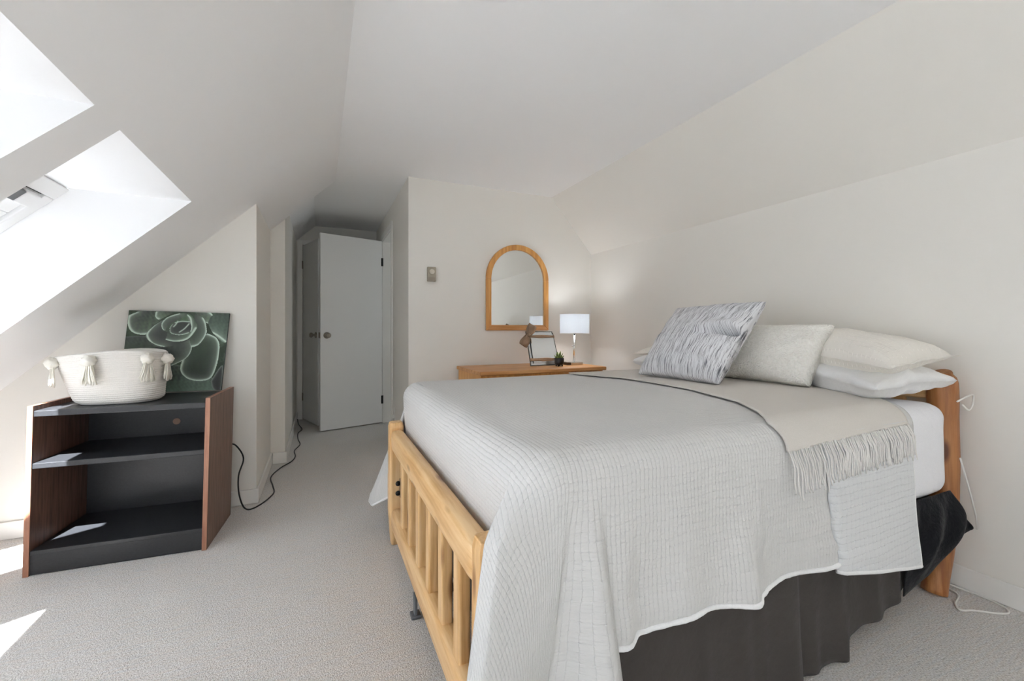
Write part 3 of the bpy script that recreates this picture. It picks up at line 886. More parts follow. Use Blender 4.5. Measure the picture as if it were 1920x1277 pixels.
for j, q in enumerate(qs):
    for i in range(nu + 1):
        u = i / nu
        qq = q
        if q < 0: qq = q * (0.90 + 0.13 * (1 - u) ** 2 - 0.10 * math.exp(-((u - .45) / .06) ** 2) * 0)
        y, z = throw_profile(qq, 0.0125)
        key = y if qq > -0.10 else 0.74 - (-qq - 0.10)
        key = interp(q, [(-0.13, 0.70), (-0.09, 0.74), (-0.04, 0.79), (0.0, 0.846), (1.4, 2.246)])
        xl, xr = interp(key, LE), interp(key, RE)
        x = xl + (xr - xl) * u
        z += crown(x, y) + 0.0015 * noise.noise(Vector((x * 7, y * 7, 1)))
        y -= (0.004 * noise.noise(Vector((x * 8, z * 5, 4))) + 0.003) * smoothstep(0.0, -0.1, q)
        m.v.append((x, y, z)); uv.append((x, y - z))
        if j == len(qs) - 1: bottom_edge.append(Vector((x, y, z)))
for j in range(len(qs) - 1):
    for i in range(nu):
        a = j * (nu + 1) + i
        m.f.append((a, a + 1, a + nu + 2, a + nu + 1))
throw = m.build('throw_blanket', THROW, smooth=True, uv=uv, solid=0.005)
tag(throw, 'greige woven throw with fringed end laid across the quilt', 'throw')
m = MB()
for k in range(150):
    u = k / 149 * nu; i = min(int(u), nu - 1); p = bottom_edge[i].lerp(bottom_edge[i + 1], u - i)
    left = p.x < 1.385
    L = (0.125 if left else 0.105) * random.uniform(0.86, 1.12)
    if left and k % 2: continue
    ph = random.uniform(0, 6.28); am = random.uniform(0.0005, 0.0025)
    drift = random.uniform(-0.005, 0.007) + (0.006 if left else 0.0)
    pts = []
    for t in np.linspace(0, 1, 9):
        yy = p.y + (min(p.y, 0.745) - p.y) * min(1, t * 2.5) - 0.002 * math.sin(t * 5 + ph) - 0.005 * t
        pts.append((p.x + drift * t * t + am * math.sin(t * 7 + ph) * t, yy, p.z + 0.004 - L * t))
    m.tube(pts, 0.0019, 5)
fr = m.build('fringe', FRINGE, throw, smooth=True); fr['kind'] = 'stuff'; fr['label'] = 'pale twisted fringe strands'

# ------------------------------------------------------------------ bed skirt
def skirt_panel(name, mat, x0, x1, topz, hemz, yf, parent, seed, nu=70, nv=30):
    m = MB()
    for j in range(nv + 1):
        v = j / nv
        for i in range(nu + 1):
            x = x0 + (x1 - x0) * i / nu
            zt, zb = topz(x), hemz(x)
            y = yf(x, v) + 0.008 * v * noise.noise(Vector((x * 7 + seed, v * 1.5, seed)))
            m.v.append((x, y, zt + (zb - zt) * v))
    for j in range(nv):
        for i in range(nu):
            a = j * (nu + 1) + i; m.f.append((a, a + 1, a + nu + 2, a + nu + 1))
    return m.build(name, mat, parent, smooth=True, solid=0.003)
skirt = thing('bed_skirt', (1.3, 0.79, 0.0), 'dark charcoal bed skirt hanging below the quilt', 'bed skirt')
ridge = lambda x, c, wd, a: a * math.exp(-((x - c) / wd) ** 2)
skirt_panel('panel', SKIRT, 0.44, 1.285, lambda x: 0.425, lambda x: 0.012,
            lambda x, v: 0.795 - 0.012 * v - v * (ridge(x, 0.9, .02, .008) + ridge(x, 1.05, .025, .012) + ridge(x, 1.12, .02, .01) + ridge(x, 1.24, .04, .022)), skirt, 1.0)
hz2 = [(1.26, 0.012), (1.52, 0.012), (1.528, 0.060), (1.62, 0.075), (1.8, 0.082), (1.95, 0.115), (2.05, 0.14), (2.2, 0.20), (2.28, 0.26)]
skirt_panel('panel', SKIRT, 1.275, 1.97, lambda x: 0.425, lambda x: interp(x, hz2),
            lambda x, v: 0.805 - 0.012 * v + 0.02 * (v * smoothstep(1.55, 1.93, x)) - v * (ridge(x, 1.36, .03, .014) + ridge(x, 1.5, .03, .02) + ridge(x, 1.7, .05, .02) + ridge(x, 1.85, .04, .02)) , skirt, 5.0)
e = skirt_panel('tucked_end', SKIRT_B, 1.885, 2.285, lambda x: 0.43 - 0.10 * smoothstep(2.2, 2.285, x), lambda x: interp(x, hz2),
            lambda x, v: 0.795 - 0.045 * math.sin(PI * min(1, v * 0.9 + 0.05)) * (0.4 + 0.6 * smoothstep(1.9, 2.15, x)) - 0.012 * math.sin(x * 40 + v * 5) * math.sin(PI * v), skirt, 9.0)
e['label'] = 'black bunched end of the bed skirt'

# ------------------------------------------------------------------ pillows
def pillow(name, corners, T, mat, label, pinch=0.07, power=0.42, seed=0, flange=1.0, N=44, wr=0.004, dent=None, uvs=(1, 1), bias=0.5, cat='pillow'):
    P = [Vector(c) for c in corners]         # 00 10 11 01
    nrm = (P[1] - P[0]).cross(P[3] - P[0]).normalized()
    m = MB(); uv = []
    for side in (1, -1):
        base = len(m.v)
        for j in range(N + 1):
            for i in range(N + 1):
                s = -1 + 2 * i / N; t = -1 + 2 * j / N
                s = math.sin(s * PI / 2) * 0.3 + s * 0.7; t = math.sin(t * PI / 2) * 0.3 + t * 0.7
                s2 = s * (1 - pinch * (1 - t * t)); t2 = t * (1 - pinch * (1 - s * s))
                a, b = (s2 + 1) / 2, (t2 + 1) / 2
                p = (P[0] * (1 - a) + P[1] * a) * (1 - b) + (P[3] * (1 - a) + P[2] * a) * b
                f = flange
                hs = max(0.0, 1 - (s / f) ** 2); ht = max(0.0, 1 - (t / f) ** 2)
                h = T * ((hs * ht) ** power)
                h *= (bias if side > 0 else 1 - bias)
                edge = max(abs(s), abs(t))
                q = p + nrm * side * (h + (0.0022 if edge < 0.999 else 0))
                wv = noise.noise(Vector((s * 2.6 + seed, t * 2.6, seed * 1.7))) * wr * 2 + noise.noise(Vector((s * 7 + seed, t * 6, seed))) * wr
                q += nrm * wv * (1 if edge < 0.97 else 0.6)
                if dent: q += dent(s, t, side) * nrm * side
                m.v.append(tuple(q)); uv.append(((s + 1) / 2 * uvs[0], (t + 1) / 2 * uvs[1]))
        for j in range(N):
            for i in range(N):
                a = base + j * (N + 1) + i
                m.f.append((a, a + 1, a + N + 2, a + N + 1))
    # close the seam
    n1 = (N + 1) * (N + 1)
    ring = [i for i in range(N + 1)] + [(j) * (N + 1) + N for j in range(1, N + 1)] + [N * (N + 1) + i for i in range(N - 1, -1, -1)] + [j * (N + 1) for j in range(N - 1, 0, -1)]
    for a, b in zip(ring, ring[1:] + ring[:1]): m.f.append((a, b, b + n1, a + n1))
    o = m.build(name, mat, smooth=True, uv=uv)
    tag(o, label, cat)
    return o
ZB = ZT + 0.03
pillow('pillow', [(1.79, 0.83, 0.832), (2.27, 0.785, 0.850), (2.33, 1.42, 0.86), (2.05, 1.40, 0.858)], 0.15, PILLOWCASE, 'plain white pillow under the cream sham at the near head corner', seed=2, bias=0.5, power=0.36, wr=0.006)
pillow('sham_pillow', [(1.775, 0.785, 0.915), (2.28, 0.775, 0.948), (2.335, 1.46, 0.965), (2.09, 1.42, 0.955)], 0.17, SHAM, 'cream quilted pillow sham on top of the white pillow, near head corner', seed=5, flange=0.93, bias=0.58, power=0.40, wr=0.005, pinch=0.035, uvs=(.5, .68))
pillow('pillow', [(1.84, 1.56, 0.85), (2.275, 1.55, 0.862), (2.26, 2.20, 0.855), (1.86, 2.20, 0.84)], 0.14, PILLOWCASE, 'white pillow at the far head corner under the half-hidden sham', seed=12, power=0.36)
pillow('sham_pillow', [(1.86, 1.56, 0.935), (2.28, 1.55, 0.95), (2.27, 2.23, 0.935), (1.90, 2.245, 0.885)], 0.12, SHAM, 'cream quilted sham at the far head corner, mostly hidden behind the streaked cushion', seed=15, flange=0.93, bias=0.58, pinch=0.035, uvs=(.5, .68))
def chop(s, t, side):
    if side < 0: return 0.0
    # a deep fold running in from the right-hand edge
    d = (t - (0.02 + 0.10 * math.sin((s - 0.2) * 2.2)))
    am = smoothstep(0.05, 0.75, s) * (1 - smoothstep(0.88, 1.0, s))
    return -0.085 * am * math.exp(-(d / 0.065) ** 2) + 0.018 * am * math.exp(-((d - 0.16) / 0.12) ** 2)
tx, tz = 0.265, 0.365
pillow('throw_cushion', [(1.535, 1.765, 0.812), (1.575, 1.300, 0.808), (1.575 + tx, 1.270, 0.808 + tz), (1.525 + tx, 1.745, 0.808 + tz - .012)], 0.17, STRIPED,
       'grey and white streaked square cushion leaning in front', seed=21, bias=0.5, power=0.40, N=70, dent=chop, wr=0.005, pinch=0.05, cat='cushion')
pillow('lumbar_cushion', [(1.86, 1.60, 0.808), (1.875, 1.105, 0.806), (2.00, 1.075, 1.066), (1.99, 1.58, 1.066)], 0.17, BOUCLE,
       'cream boucle oblong cushion between the striped cushion and the shams', seed=31, power=0.36, N=50, wr=0.005, pinch=0.05, cat='cushion')

# ------------------------------------------------------------------ dresser
dr = thing('dresser', (1.57, 3.08, 0), 'honey pine dresser against the wall under the arched mirror', 'dresser')
DX0, DX1, DYf, DYb, DZ = 1.03, 2.12, 2.815, 3.385, 0.745
MB().box(DX0, DX1, DYf, DYb, DZ - 0.028, DZ).build('top', HONEY_X, dr, bevel=0.006, seg=3)
MB().box(DX0 + 0.015, DX1 - 0.015, DYf + 0.03, DYb - 0.005, 0.06, DZ - 0.028).build('body', HONEY_Z, dr, bevel=0.004)
MB().box(DX0 + 0.02, DX1 - 0.02, DYf + 0.05, DYb - 0.02, 0.0, 0.06).build('plinth', HONEY_X, dr)
for r in range(3):
    for c in range(2):
        xa = DX0 + 0.04 + c * 0.51; za = 0.09 + r * 0.205
        d = MB().box(xa, xa + 0.495, DYf + 0.012, DYf + 0.031, za, za + 0.19).build('drawer', HONEY_X, dr, bevel=0.004)
        for kx in (0.13, 0.365):
            MB().lathe([(0.008, 0), (0.008, 0.012), (0.017, 0.02), (0.012, 0.03), (0.0, 0.031)], (xa + kx, DYf + 0.012, za + 0.095), 12, M=Matrix.Rotation(PI / 2, 4, 'X'), cap1=False).build('knob', HONEY_Z, d, smooth=True)

# ------------------------------------------------------------------ arched mirror
mr = thing('wall_mirror', (1.595, YB, 1.04), 'arched wall mirror in an orange pine frame', 'mirror')
mx0, mx1, mz0, mzs = 1.292, 1.898, 1.038, 1.485
mc, mR = (mx0 + mx1) / 2, (mx1 - mx0) / 2
def arch(r, zb, n=40):
    return [(mc - r, zb)] + [(mc - r * math.cos(PI * i / n), mzs + (r + 0.005) * math.sin(PI * i / n)) for i in range(n + 1)] + [(mc + r, zb)]
fwid = 0.047
outr, inr = arch(mR, mz0), arch(mR - fwid, mz0 + fwid)
def frame_piece(idx, name):
    m = MB()
    for y in (YB - 0.028, YB - 0.004):
        for k in idx: m.v.append((outr[k][0], y, outr[k][1]))
        for k in idx: m.v.append((inr[k][0], y, inr[k][1]))
    n = len(idx); N2 = 2 * n
    for i in range(n - 1):
        m.f += [(i, i + 1, n + i + 1, n + i), (N2 + i, N2 + n + i, N2 + n + i + 1, N2 + i + 1), (i, N2 + i, N2 + i + 1, i + 1), (n + i, n + i + 1, N2 + n + i + 1, N2 + n + i)]
    m.f += [(0, n, N2 + n, N2), (n - 1, N2 + n - 1, N2 + 2 * n - 1, 2 * n - 1)]
    return m.build(name, HONEY_Z, mr, bevel=0.004)
nn = len(outr)
frame_piece([0, 1], 'frame_stile'); frame_piece([nn - 2, nn - 1], 'frame_stile'); frame_piece(list(range(1, 21)), 'frame_arch'); frame_piece(list(range(20, nn - 1)), 'frame_arch')
MB().add([(mx0, YB - .028, mz0), (mx1, YB - .028, mz0), (mx1 - fwid, YB - .028, mz0 + fwid), (mx0 + fwid, YB - .028, mz0 + fwid), (mx0, YB - .004, mz0), (mx1, YB - .004, mz0), (mx1 - fwid, YB - .004, mz0 + fwid), (mx0 + fwid, YB - .004, mz0 + fwid)],
         [(0, 1, 2, 3), (4, 7, 6, 5), (0, 4, 5, 1), (1, 5, 6, 2), (2, 6, 7, 3), (3, 7, 4, 0)]).build('frame_bottom', HONEY_X, mr, bevel=0.004)
MB().prism(arch(mR - fwid + 0.006, mz0 + fwid - 0.006), YB - 0.014, YB - 0.008).build('mirror_glass', MIRROR, mr)

# ------------------------------------------------------------------ thermostat
th = thing('thermostat', (0.82, YB, 1.44), 'small bronze thermostat with round dial on the wall', 'thermostat')
MB().box(0.788, 0.856, YB - 0.024, YB, 1.435, 1.552).build('case', THERMO_B, th, bevel=0.004)
MB().box(0.793, 0.851, YB - 0.026, YB - 0.023, 1.440, 1.470).build('plate', plain('thermostat_plate', (0.30, 0.26, 0.21), 0.4, 0.3, nscale=50, nstr=0.03), th, bevel=0.001)
MB().lathe([(0.0235, 0), (0.0235, 0.006), (0.021, 0.009)], (0.822, YB - 0.024, 1.513), 28, M=Matrix.Rotation(PI / 2, 4, 'X')).build('dial_ring', THERMO_B, th, smooth=False)
MB().lathe([(0.0205, 0), (0.0205, 0.006), (0.0125, 0.007), (0.0125, 0.004), (0.011, 0.004), (0.011, 0.008), (0, 0.0085)], (0.822, YB - 0.030, 1.513), 28, M=Matrix.Rotation(PI / 2, 4, 'X'), cap1=False).build('dial', THERMO_L, th)

# ------------------------------------------------------------------ table lamp
LX, LY = 1.985, 3.10
lamp = thing('table_lamp', (LX, LY, DZ), 'lit table lamp with white drum shade and chrome stem', 'lamp')
MB().box(LX - 0.055, LX + 0.065, LY - 0.05, LY + 0.05, DZ, DZ + 0.022).build('base', CHROME, lamp, bevel=0.003)
MB().box(LX - 0.085, LX - 0.052, LY - 0.045, LY + 0.045, DZ, DZ + 0.023).build('outlet_block', plain('dark_brown_block', (0.05, 0.03, 0.02), 0.3, nscale=50, nstr=0.03), lamp, bevel=0.002)
MB().tube([(LX + 0.005, LY, DZ + 0.02), (LX + 0.012, LY, DZ + 0.27)], 0.0085, 12).build('stem', CHROME, lamp, smooth=True)
MB().tube([(LX + 0.012, LY, DZ + 0.262), (LX + 0.012, LY, DZ + 0.30)], 0.013, 12).build('socket', BLACKM, lamp, smooth=True)
MB().tube([(LX + 0.005, LY - 0.004, DZ + 0.165), (LX - 0.022, LY - 0.01, DZ + 0.160)], 0.004, 8).build('switch', CHROME, lamp, smooth=True)
SZ0, SZ1 = DZ + 0.268, DZ + 0.432
MB().lathe([(0.126, SZ0), (0.126, SZ1), (0.124, SZ1), (0.124, SZ0)], (LX + 0.012, LY, 0), 48, cap0=False, cap1=False).build('lamp_shade', SHADE, lamp, smooth=False)
for z in (SZ0, SZ1):
    MB().tube([(LX + 0.012 + 0.1255 * math.cos(a), LY + 0.1255 * math.sin(a), z) for a in np.linspace(0, 2 * PI, 49)], 0.0022, 6, caps=False).build('shade_rim', PLASTIC, lamp, smooth=True)
m = MB()
for a in (0.3, 2.4, 4.5): m.tube([(LX + .012, LY, SZ0 + 0.03), (LX + .012 + 0.124 * math.cos(a), LY + 0.124 * math.sin(a), SZ0 + 0.03)], 0.002, 6)
m.build('spider', CHROME, lamp)
bm_, bnt, bb_ = _new('bulb_glow')
bb_.inputs['Base Color'].default_value = (1, 1, 1, 1)
bb_.inputs['Emission Color'].default_value = (0.95, 0.97, 1.0, 1); bb_.inputs['Emission Strength'].default_value = 8.0
MB().ball((LX + 0.012, LY, SZ0 + 0.085), 0.03, 14, 10, 1.2).build('bulb', bm_, lamp, smooth=True)
pl = bpy.data.lights.new('lamp_light', 'POINT'); pl.energy = 13.0; pl.shadow_soft_size = 0.035; pl.color = (0.97, 0.98, 1.0)
plo = bpy.data.objects.new('lamp_light', pl); plo.location = Vector((0.012, 0, SZ0 + 0.085 - DZ)); plo.parent = lamp; COL.objects.link(plo)
# flex of the lamp
c = spline([(LX + 0.06, LY + 0.02, DZ + 0.008), (LX + 0.09, LY + 0.04, DZ + 0.012), (LX + 0.10, LY + 0.12, DZ + 0.005), (LX + 0.09, DYb + 0.008, DZ + 0.002), (LX + 0.09, DYb + 0.009, DZ - 0.12)], 6)
MB().tube(c, 0.0025, 6).build('flex', CORD_W, lamp, smooth=True)

# ------------------------------------------------------------------ small pot plant
PX, PY = 1.785, 3.00
pp = thing('potted_succulent', (PX, PY, DZ), 'tiny green succulent in a black footed pot on the dresser', 'plant')
MB().lathe([(0.030, DZ + 0.014), (0.037, DZ + 0.018), (0.0395, DZ + 0.03), (0.0395, DZ + 0.066), (0.037, DZ + 0.071), (0.033, DZ + 0.071), (0.033, DZ + 0.058)], (PX, PY, 0), 24).build('pot', POT, pp, smooth=True)
for k in range(4):
    a = PI / 4 + k * PI / 2
    MB().tube([(PX + 0.022 * math.cos(a), PY + 0.022 * math.sin(a), DZ + 0.02), (PX + 0.026 * math.cos(a), PY + 0.026 * math.sin(a), DZ)], [0.009, 0.006], 8).build('pot_foot', POT, pp, smooth=True)
MB().lathe([(0.032, DZ + 0.06), (0.0, DZ + 0.063)], (PX, PY, 0), 16, cap1=False).build('soil', SOIL, pp)
for k in range(13):
    a = k * 2.4; r = 0.006 + 0.002 * k
    tip = Vector((PX + (0.012 + 0.0035 * k) * math.cos(a), PY + (0.012 + 0.0035 * k) * math.sin(a), DZ + 0.122 - 0.0028 * k + random.uniform(-.004, .004)))
    b0 = Vector((PX + 0.4 * r * math.cos(a), PY + 0.4 * r * math.sin(a), DZ + 0.06))
    md = b0.lerp(tip, 0.55) + Vector((0, 0, -0.004))
    MB().tube([b0, b0.lerp(md, .5), md, md.lerp(tip, .6), tip], [0.004, 0.007, 0.009, 0.006, 0.001], 8, flat=0.6).build('leaf', LEAF, pp, smooth=True)

# ------------------------------------------------------------------ glass photo frame with burlap bow
pf = thing('picture_frame', (1.69, 3.12, DZ), 'glass tabletop picture frame wrapped in twine with a burlap bow', 'picture frame')
def pfp(u, v, d=0.0):
    """u 0..1 across, v 0..1 up, d forwards"""
    b = Vector((1.568, 3.09, DZ + 0.004)).lerp(Vector((1.828, 3.075, DZ + 0.004)), u)
    t = Vector((1.572, 3.19, DZ + 0.285)).lerp(Vector((1.816, 3.175, DZ + 0.283)), u)
    return b.lerp(t, v) + Vector((0, -0.94, 0.34)) * d
def slab(u0, u1, v0, v1, d0, d1):
    return MB().add([pfp(u, v, d) for d in (d0, d1) for (u, v) in ((u0, v0), (u1, v0), (u1, v1), (u0, v1))], [(0, 3, 2, 1), (4, 5, 6, 7), (0, 1, 5, 4), (1, 2, 6, 5), (2, 3, 7, 6), (3, 0, 4, 7)])
slab(0, 1, 0, 1, -0.004, 0.0).build('back_panel', FROST, pf)
slab(0.10, 1.0, 0.08, 0.92, 0.006, 0.009).build('front_pane', FROST, pf)
for q in ((0, 1, 0, 0.018), (0, 1, 0.982, 1), (0, 0.02, 0, 1), (0.98, 1, 0, 1)):
    slab(*q, -0.005, 0.004).build('leading', LEAD, pf)
for q in ((0.09, 0.105, 0.06, 0.94), (0.985, 1.0, 0.06, 0.94)):
    slab(*q, 0.004, 0.012).build('leading', LEAD, pf)
def band(v0, v1, name='twine_band'):
    m = MB()
    for k in range(4):
        vv = v0 + (v1 - v0) * (k + .5) / 4
        m.tube([pfp(u, vv + 0.008 * math.sin(u * 9 + k), 0.015) for u in np.linspace(-0.01, 1.01, 14)], 0.0042, 6)
    return m.build(name, TWINE, pf, smooth=True)
band(0.12, 0.20); band(0.80, 0.87)
def loop(c, dirv, L, W, name='bow_loop'):
    dirv = Vector(dirv).normalized(); side = Vector((0, -1, 0)).cross(dirv).normalized(); fw = Vector((0, -1, 0))
    m = MB(); n = 20; vs = []
    for i in range(n + 1):
        a = 2 * PI * i / n
        ce = Vector(c) + dirv * (L / 2 * (1 - math.cos(a))) + fw * (0.018 * math.sin(a))
        wd = W * (0.35 + 0.65 * math.sin(a / 2) ** 0.8)
        for s in (-1, -.33, .33, 1): vs.append(ce + side * wd * s / 2 + fw * 0.006 * math.sin(s * 3 + i))
    fs = [(i * 4 + k, i * 4 + k + 1, (i + 1) * 4 + k + 1, (i + 1) * 4 + k) for i in range(n) for k in range(3)]
    return m.add(vs, fs).build(name, BURLAP, pf, smooth=True, solid=0.003)
bc = pfp(0.03, 0.86, 0.025)
loop(bc, (0.45, 0, 0.9), 0.095, 0.075); loop(bc, (-0.5, 0, -0.87), 0.10, 0.075)
MB().ball(bc + Vector((0, -0.012, 0)), 0.016, 10, 8, 1.0, 0.3).build('bow_knot', BURLAP, pf, smooth=True)
MB().tube([bc, bc + Vector((0.02, -0.004, -0.03)), bc + Vector((0.028, 0.004, -0.075))], [0.006, 0.012, 0.014], 8, flat=0.25).build('bow_tail', BURLAP, pf, smooth=True)

# ------------------------------------------------------------------ bookcase
BFL = Vector((-1.143, 2.478, 0)); BFR = Vector((-0.492, 2.430, 0))
bu = (BFR - BFL).normalized(); bv = Vector((-bu.y, bu.x, 0)); BW = (BFR - BFL).length; BD = 0.415
SHX = 0.022
BM = Matrix(((bu.x, bv.x, 0.0), (bu.y, bv.y, 0.0), (0, 0, 1))).to_4x4(); BM.translation = BFL
SH = Matrix.Identity(4); SH[0][2] = SHX
BM = BM @ SH
bk = thing('bookcase', tuple(BFL + bu * BW / 2 + bv * BD / 2), 'low black bookcase with walnut side panels by the sloped wall', 'bookcase')
T = 0.018
for x in (0, BW - T):
    s = MB().box(x, x + T, 0.003, BD, 0.0, 0.722, BM).build('side_panel', WALNUT, bk)
    MB().box(x - 0.0004, x + T + 0.0004, 0, 0.003, 0.0, 0.7224, BM).build('edge_band', WALNUT_E, s)
    MB().box(x - 0.0004, x + T + 0.0004, 0.003, BD, 0.722, 0.7228, BM).build('edge_band', WALNUT_E, s)
BTOP = 0.702
def shelf(name, z1, t, y0=0.004, lab=None):
    return MB().box(T, BW - T, y0, BD - 0.008, z1 - t, z1, BM).build(name, BLACKLAM, bk, bevel=0.003)
shelf('top_shelf', BTOP, 0.026); shelf('middle_shelf', 0.478, 0.024); shelf('bottom_shelf', 0.105, 0.018)
MB().box(T, BW - T, 0.008, 0.024, 0.003, 0.1035, BM).build('kick_board', BLACKLAM, bk)
MB().box(T, BW - T, BD - 0.008, BD - 0.002, 0.01, BTOP, BM).build('back_panel', BLACKLAM, bk)
MB().lathe([(0.0, 0), (0.017, 0), (0.017, 0.003), (0.015, 0.004), (0.0, 0.0042)], BM @ Vector((BW * 0.60, BD - 0.008, 0.548)), 20, M=Matrix.Rotation(PI / 2, 4, 'X'), cap0=False, cap1=False).build('cable_hole_plug', PLUG, bk)

# ------------------------------------------------------------------ basket with tassels
BZ = BTOP + 0.0005
bc0 = Vector((-0.868, 2.63, BZ))
bs = thing('rope_basket', tuple(bc0), 'cream coiled rope basket with tassels on the bookcase', 'basket')
def plan(th):
    e = 0.8; c, s = math.cos(th), math.sin(th)
    return (math.copysign(abs(c) ** e, c), math.copysign(abs(s) ** e, s))
prof = []; NC = 25; HB = 0.235
def rad(z):
    t = z / HB
    return 0.80 + 0.22 * t ** 0.75 - 0.10 * max(0, 1 - t / 0.10) ** 2
prof.append((0.0, 0.004)); prof.append((0.5, 0.004))
for k in range(NC):
    for a in (-1.2, -0.4, 0.4, 1.2):
        z = (k + 0.5) * HB / NC + HB / NC / 2 * math.sin(a)
        prof.append((rad(z) + 0.026 * math.cos(a), z))
prof.append((rad(HB) - 0.004, HB + 0.003)); prof.append((rad(HB) - 0.03, HB - 0.002))
for z in np.linspace(HB - 0.02, 0.012, 10): prof.append((rad(z) - 0.035, z))
prof.append((0.0, 0.012))
HWX, HWY = 0.192, 0.135
Mb = Matrix.Rotation(-0.10, 4, 'Z')
def wob_rim(vs):
    out = []
    for p in vs:
        q = Vector(p) - bc0; t = max(0, q.z / HB)
        q.z += t * t * (0.010 * math.sin(2.1 * q.x / HWX + 0.6) - 0.006 * math.cos(q.y / HWY * 2)) ; q.x += -0.03 * t
        q.y += 0.012 * t * math.sin(q.x * 14)
        out.append(tuple(bc0 + q))
    return out
m = MB().lathe(prof, bc0, 72, HWX, HWY, M=Mb, cap0=False, cap1=False, plan=plan)
m.v = wob_rim(m.v)
m.build('basket_body', ROPE, bs, smooth=True)
def tassel(th, zt, col=TASSEL):
    cx, cy = plan(th); t = zt / HB
    r = rad(zt) + 0.03
    p = Mb @ Vector((r * cx * HWX, r * cy * HWY, zt)); p = Vector(wob_rim([bc0 + p])[0])
    out = (p - bc0); out.z = 0; out.normalize()
    side = Vector((-out.y, out.x, 0))
    p = p + out * 0.014
    m = MB()
    for k in range(34):
        a = random.uniform(-1, 1); d = random.uniform(0.2, 1)
        L = random.uniform(0.075, 0.098)
        top = p + side * a * 0.012 + out * (d - .5) * 0.012 + Vector((0, 0, -0.005))
        pts = [top + (side * a * 0.020 + out * (d - 0.55) * 0.012) * tt + side * 0.004 * math.sin(tt * 5 + k) * tt + Vector((0, 0, -L * tt)) for tt in np.linspace(0, 1, 6)]
        m.tube(pts, 0.0023, 5)
    ts = m.build('tassel', col, bs, smooth=True)
    MB().ball(p + Vector((0, 0, 0.008)), 0.026, 16, 12, 0.95, 0.35).build('pompom', col, ts, smooth=True)
for th in (-2.50, -1.62, -0.72, -0.05, 1.2, 2.2): tassel(th, 0.195)

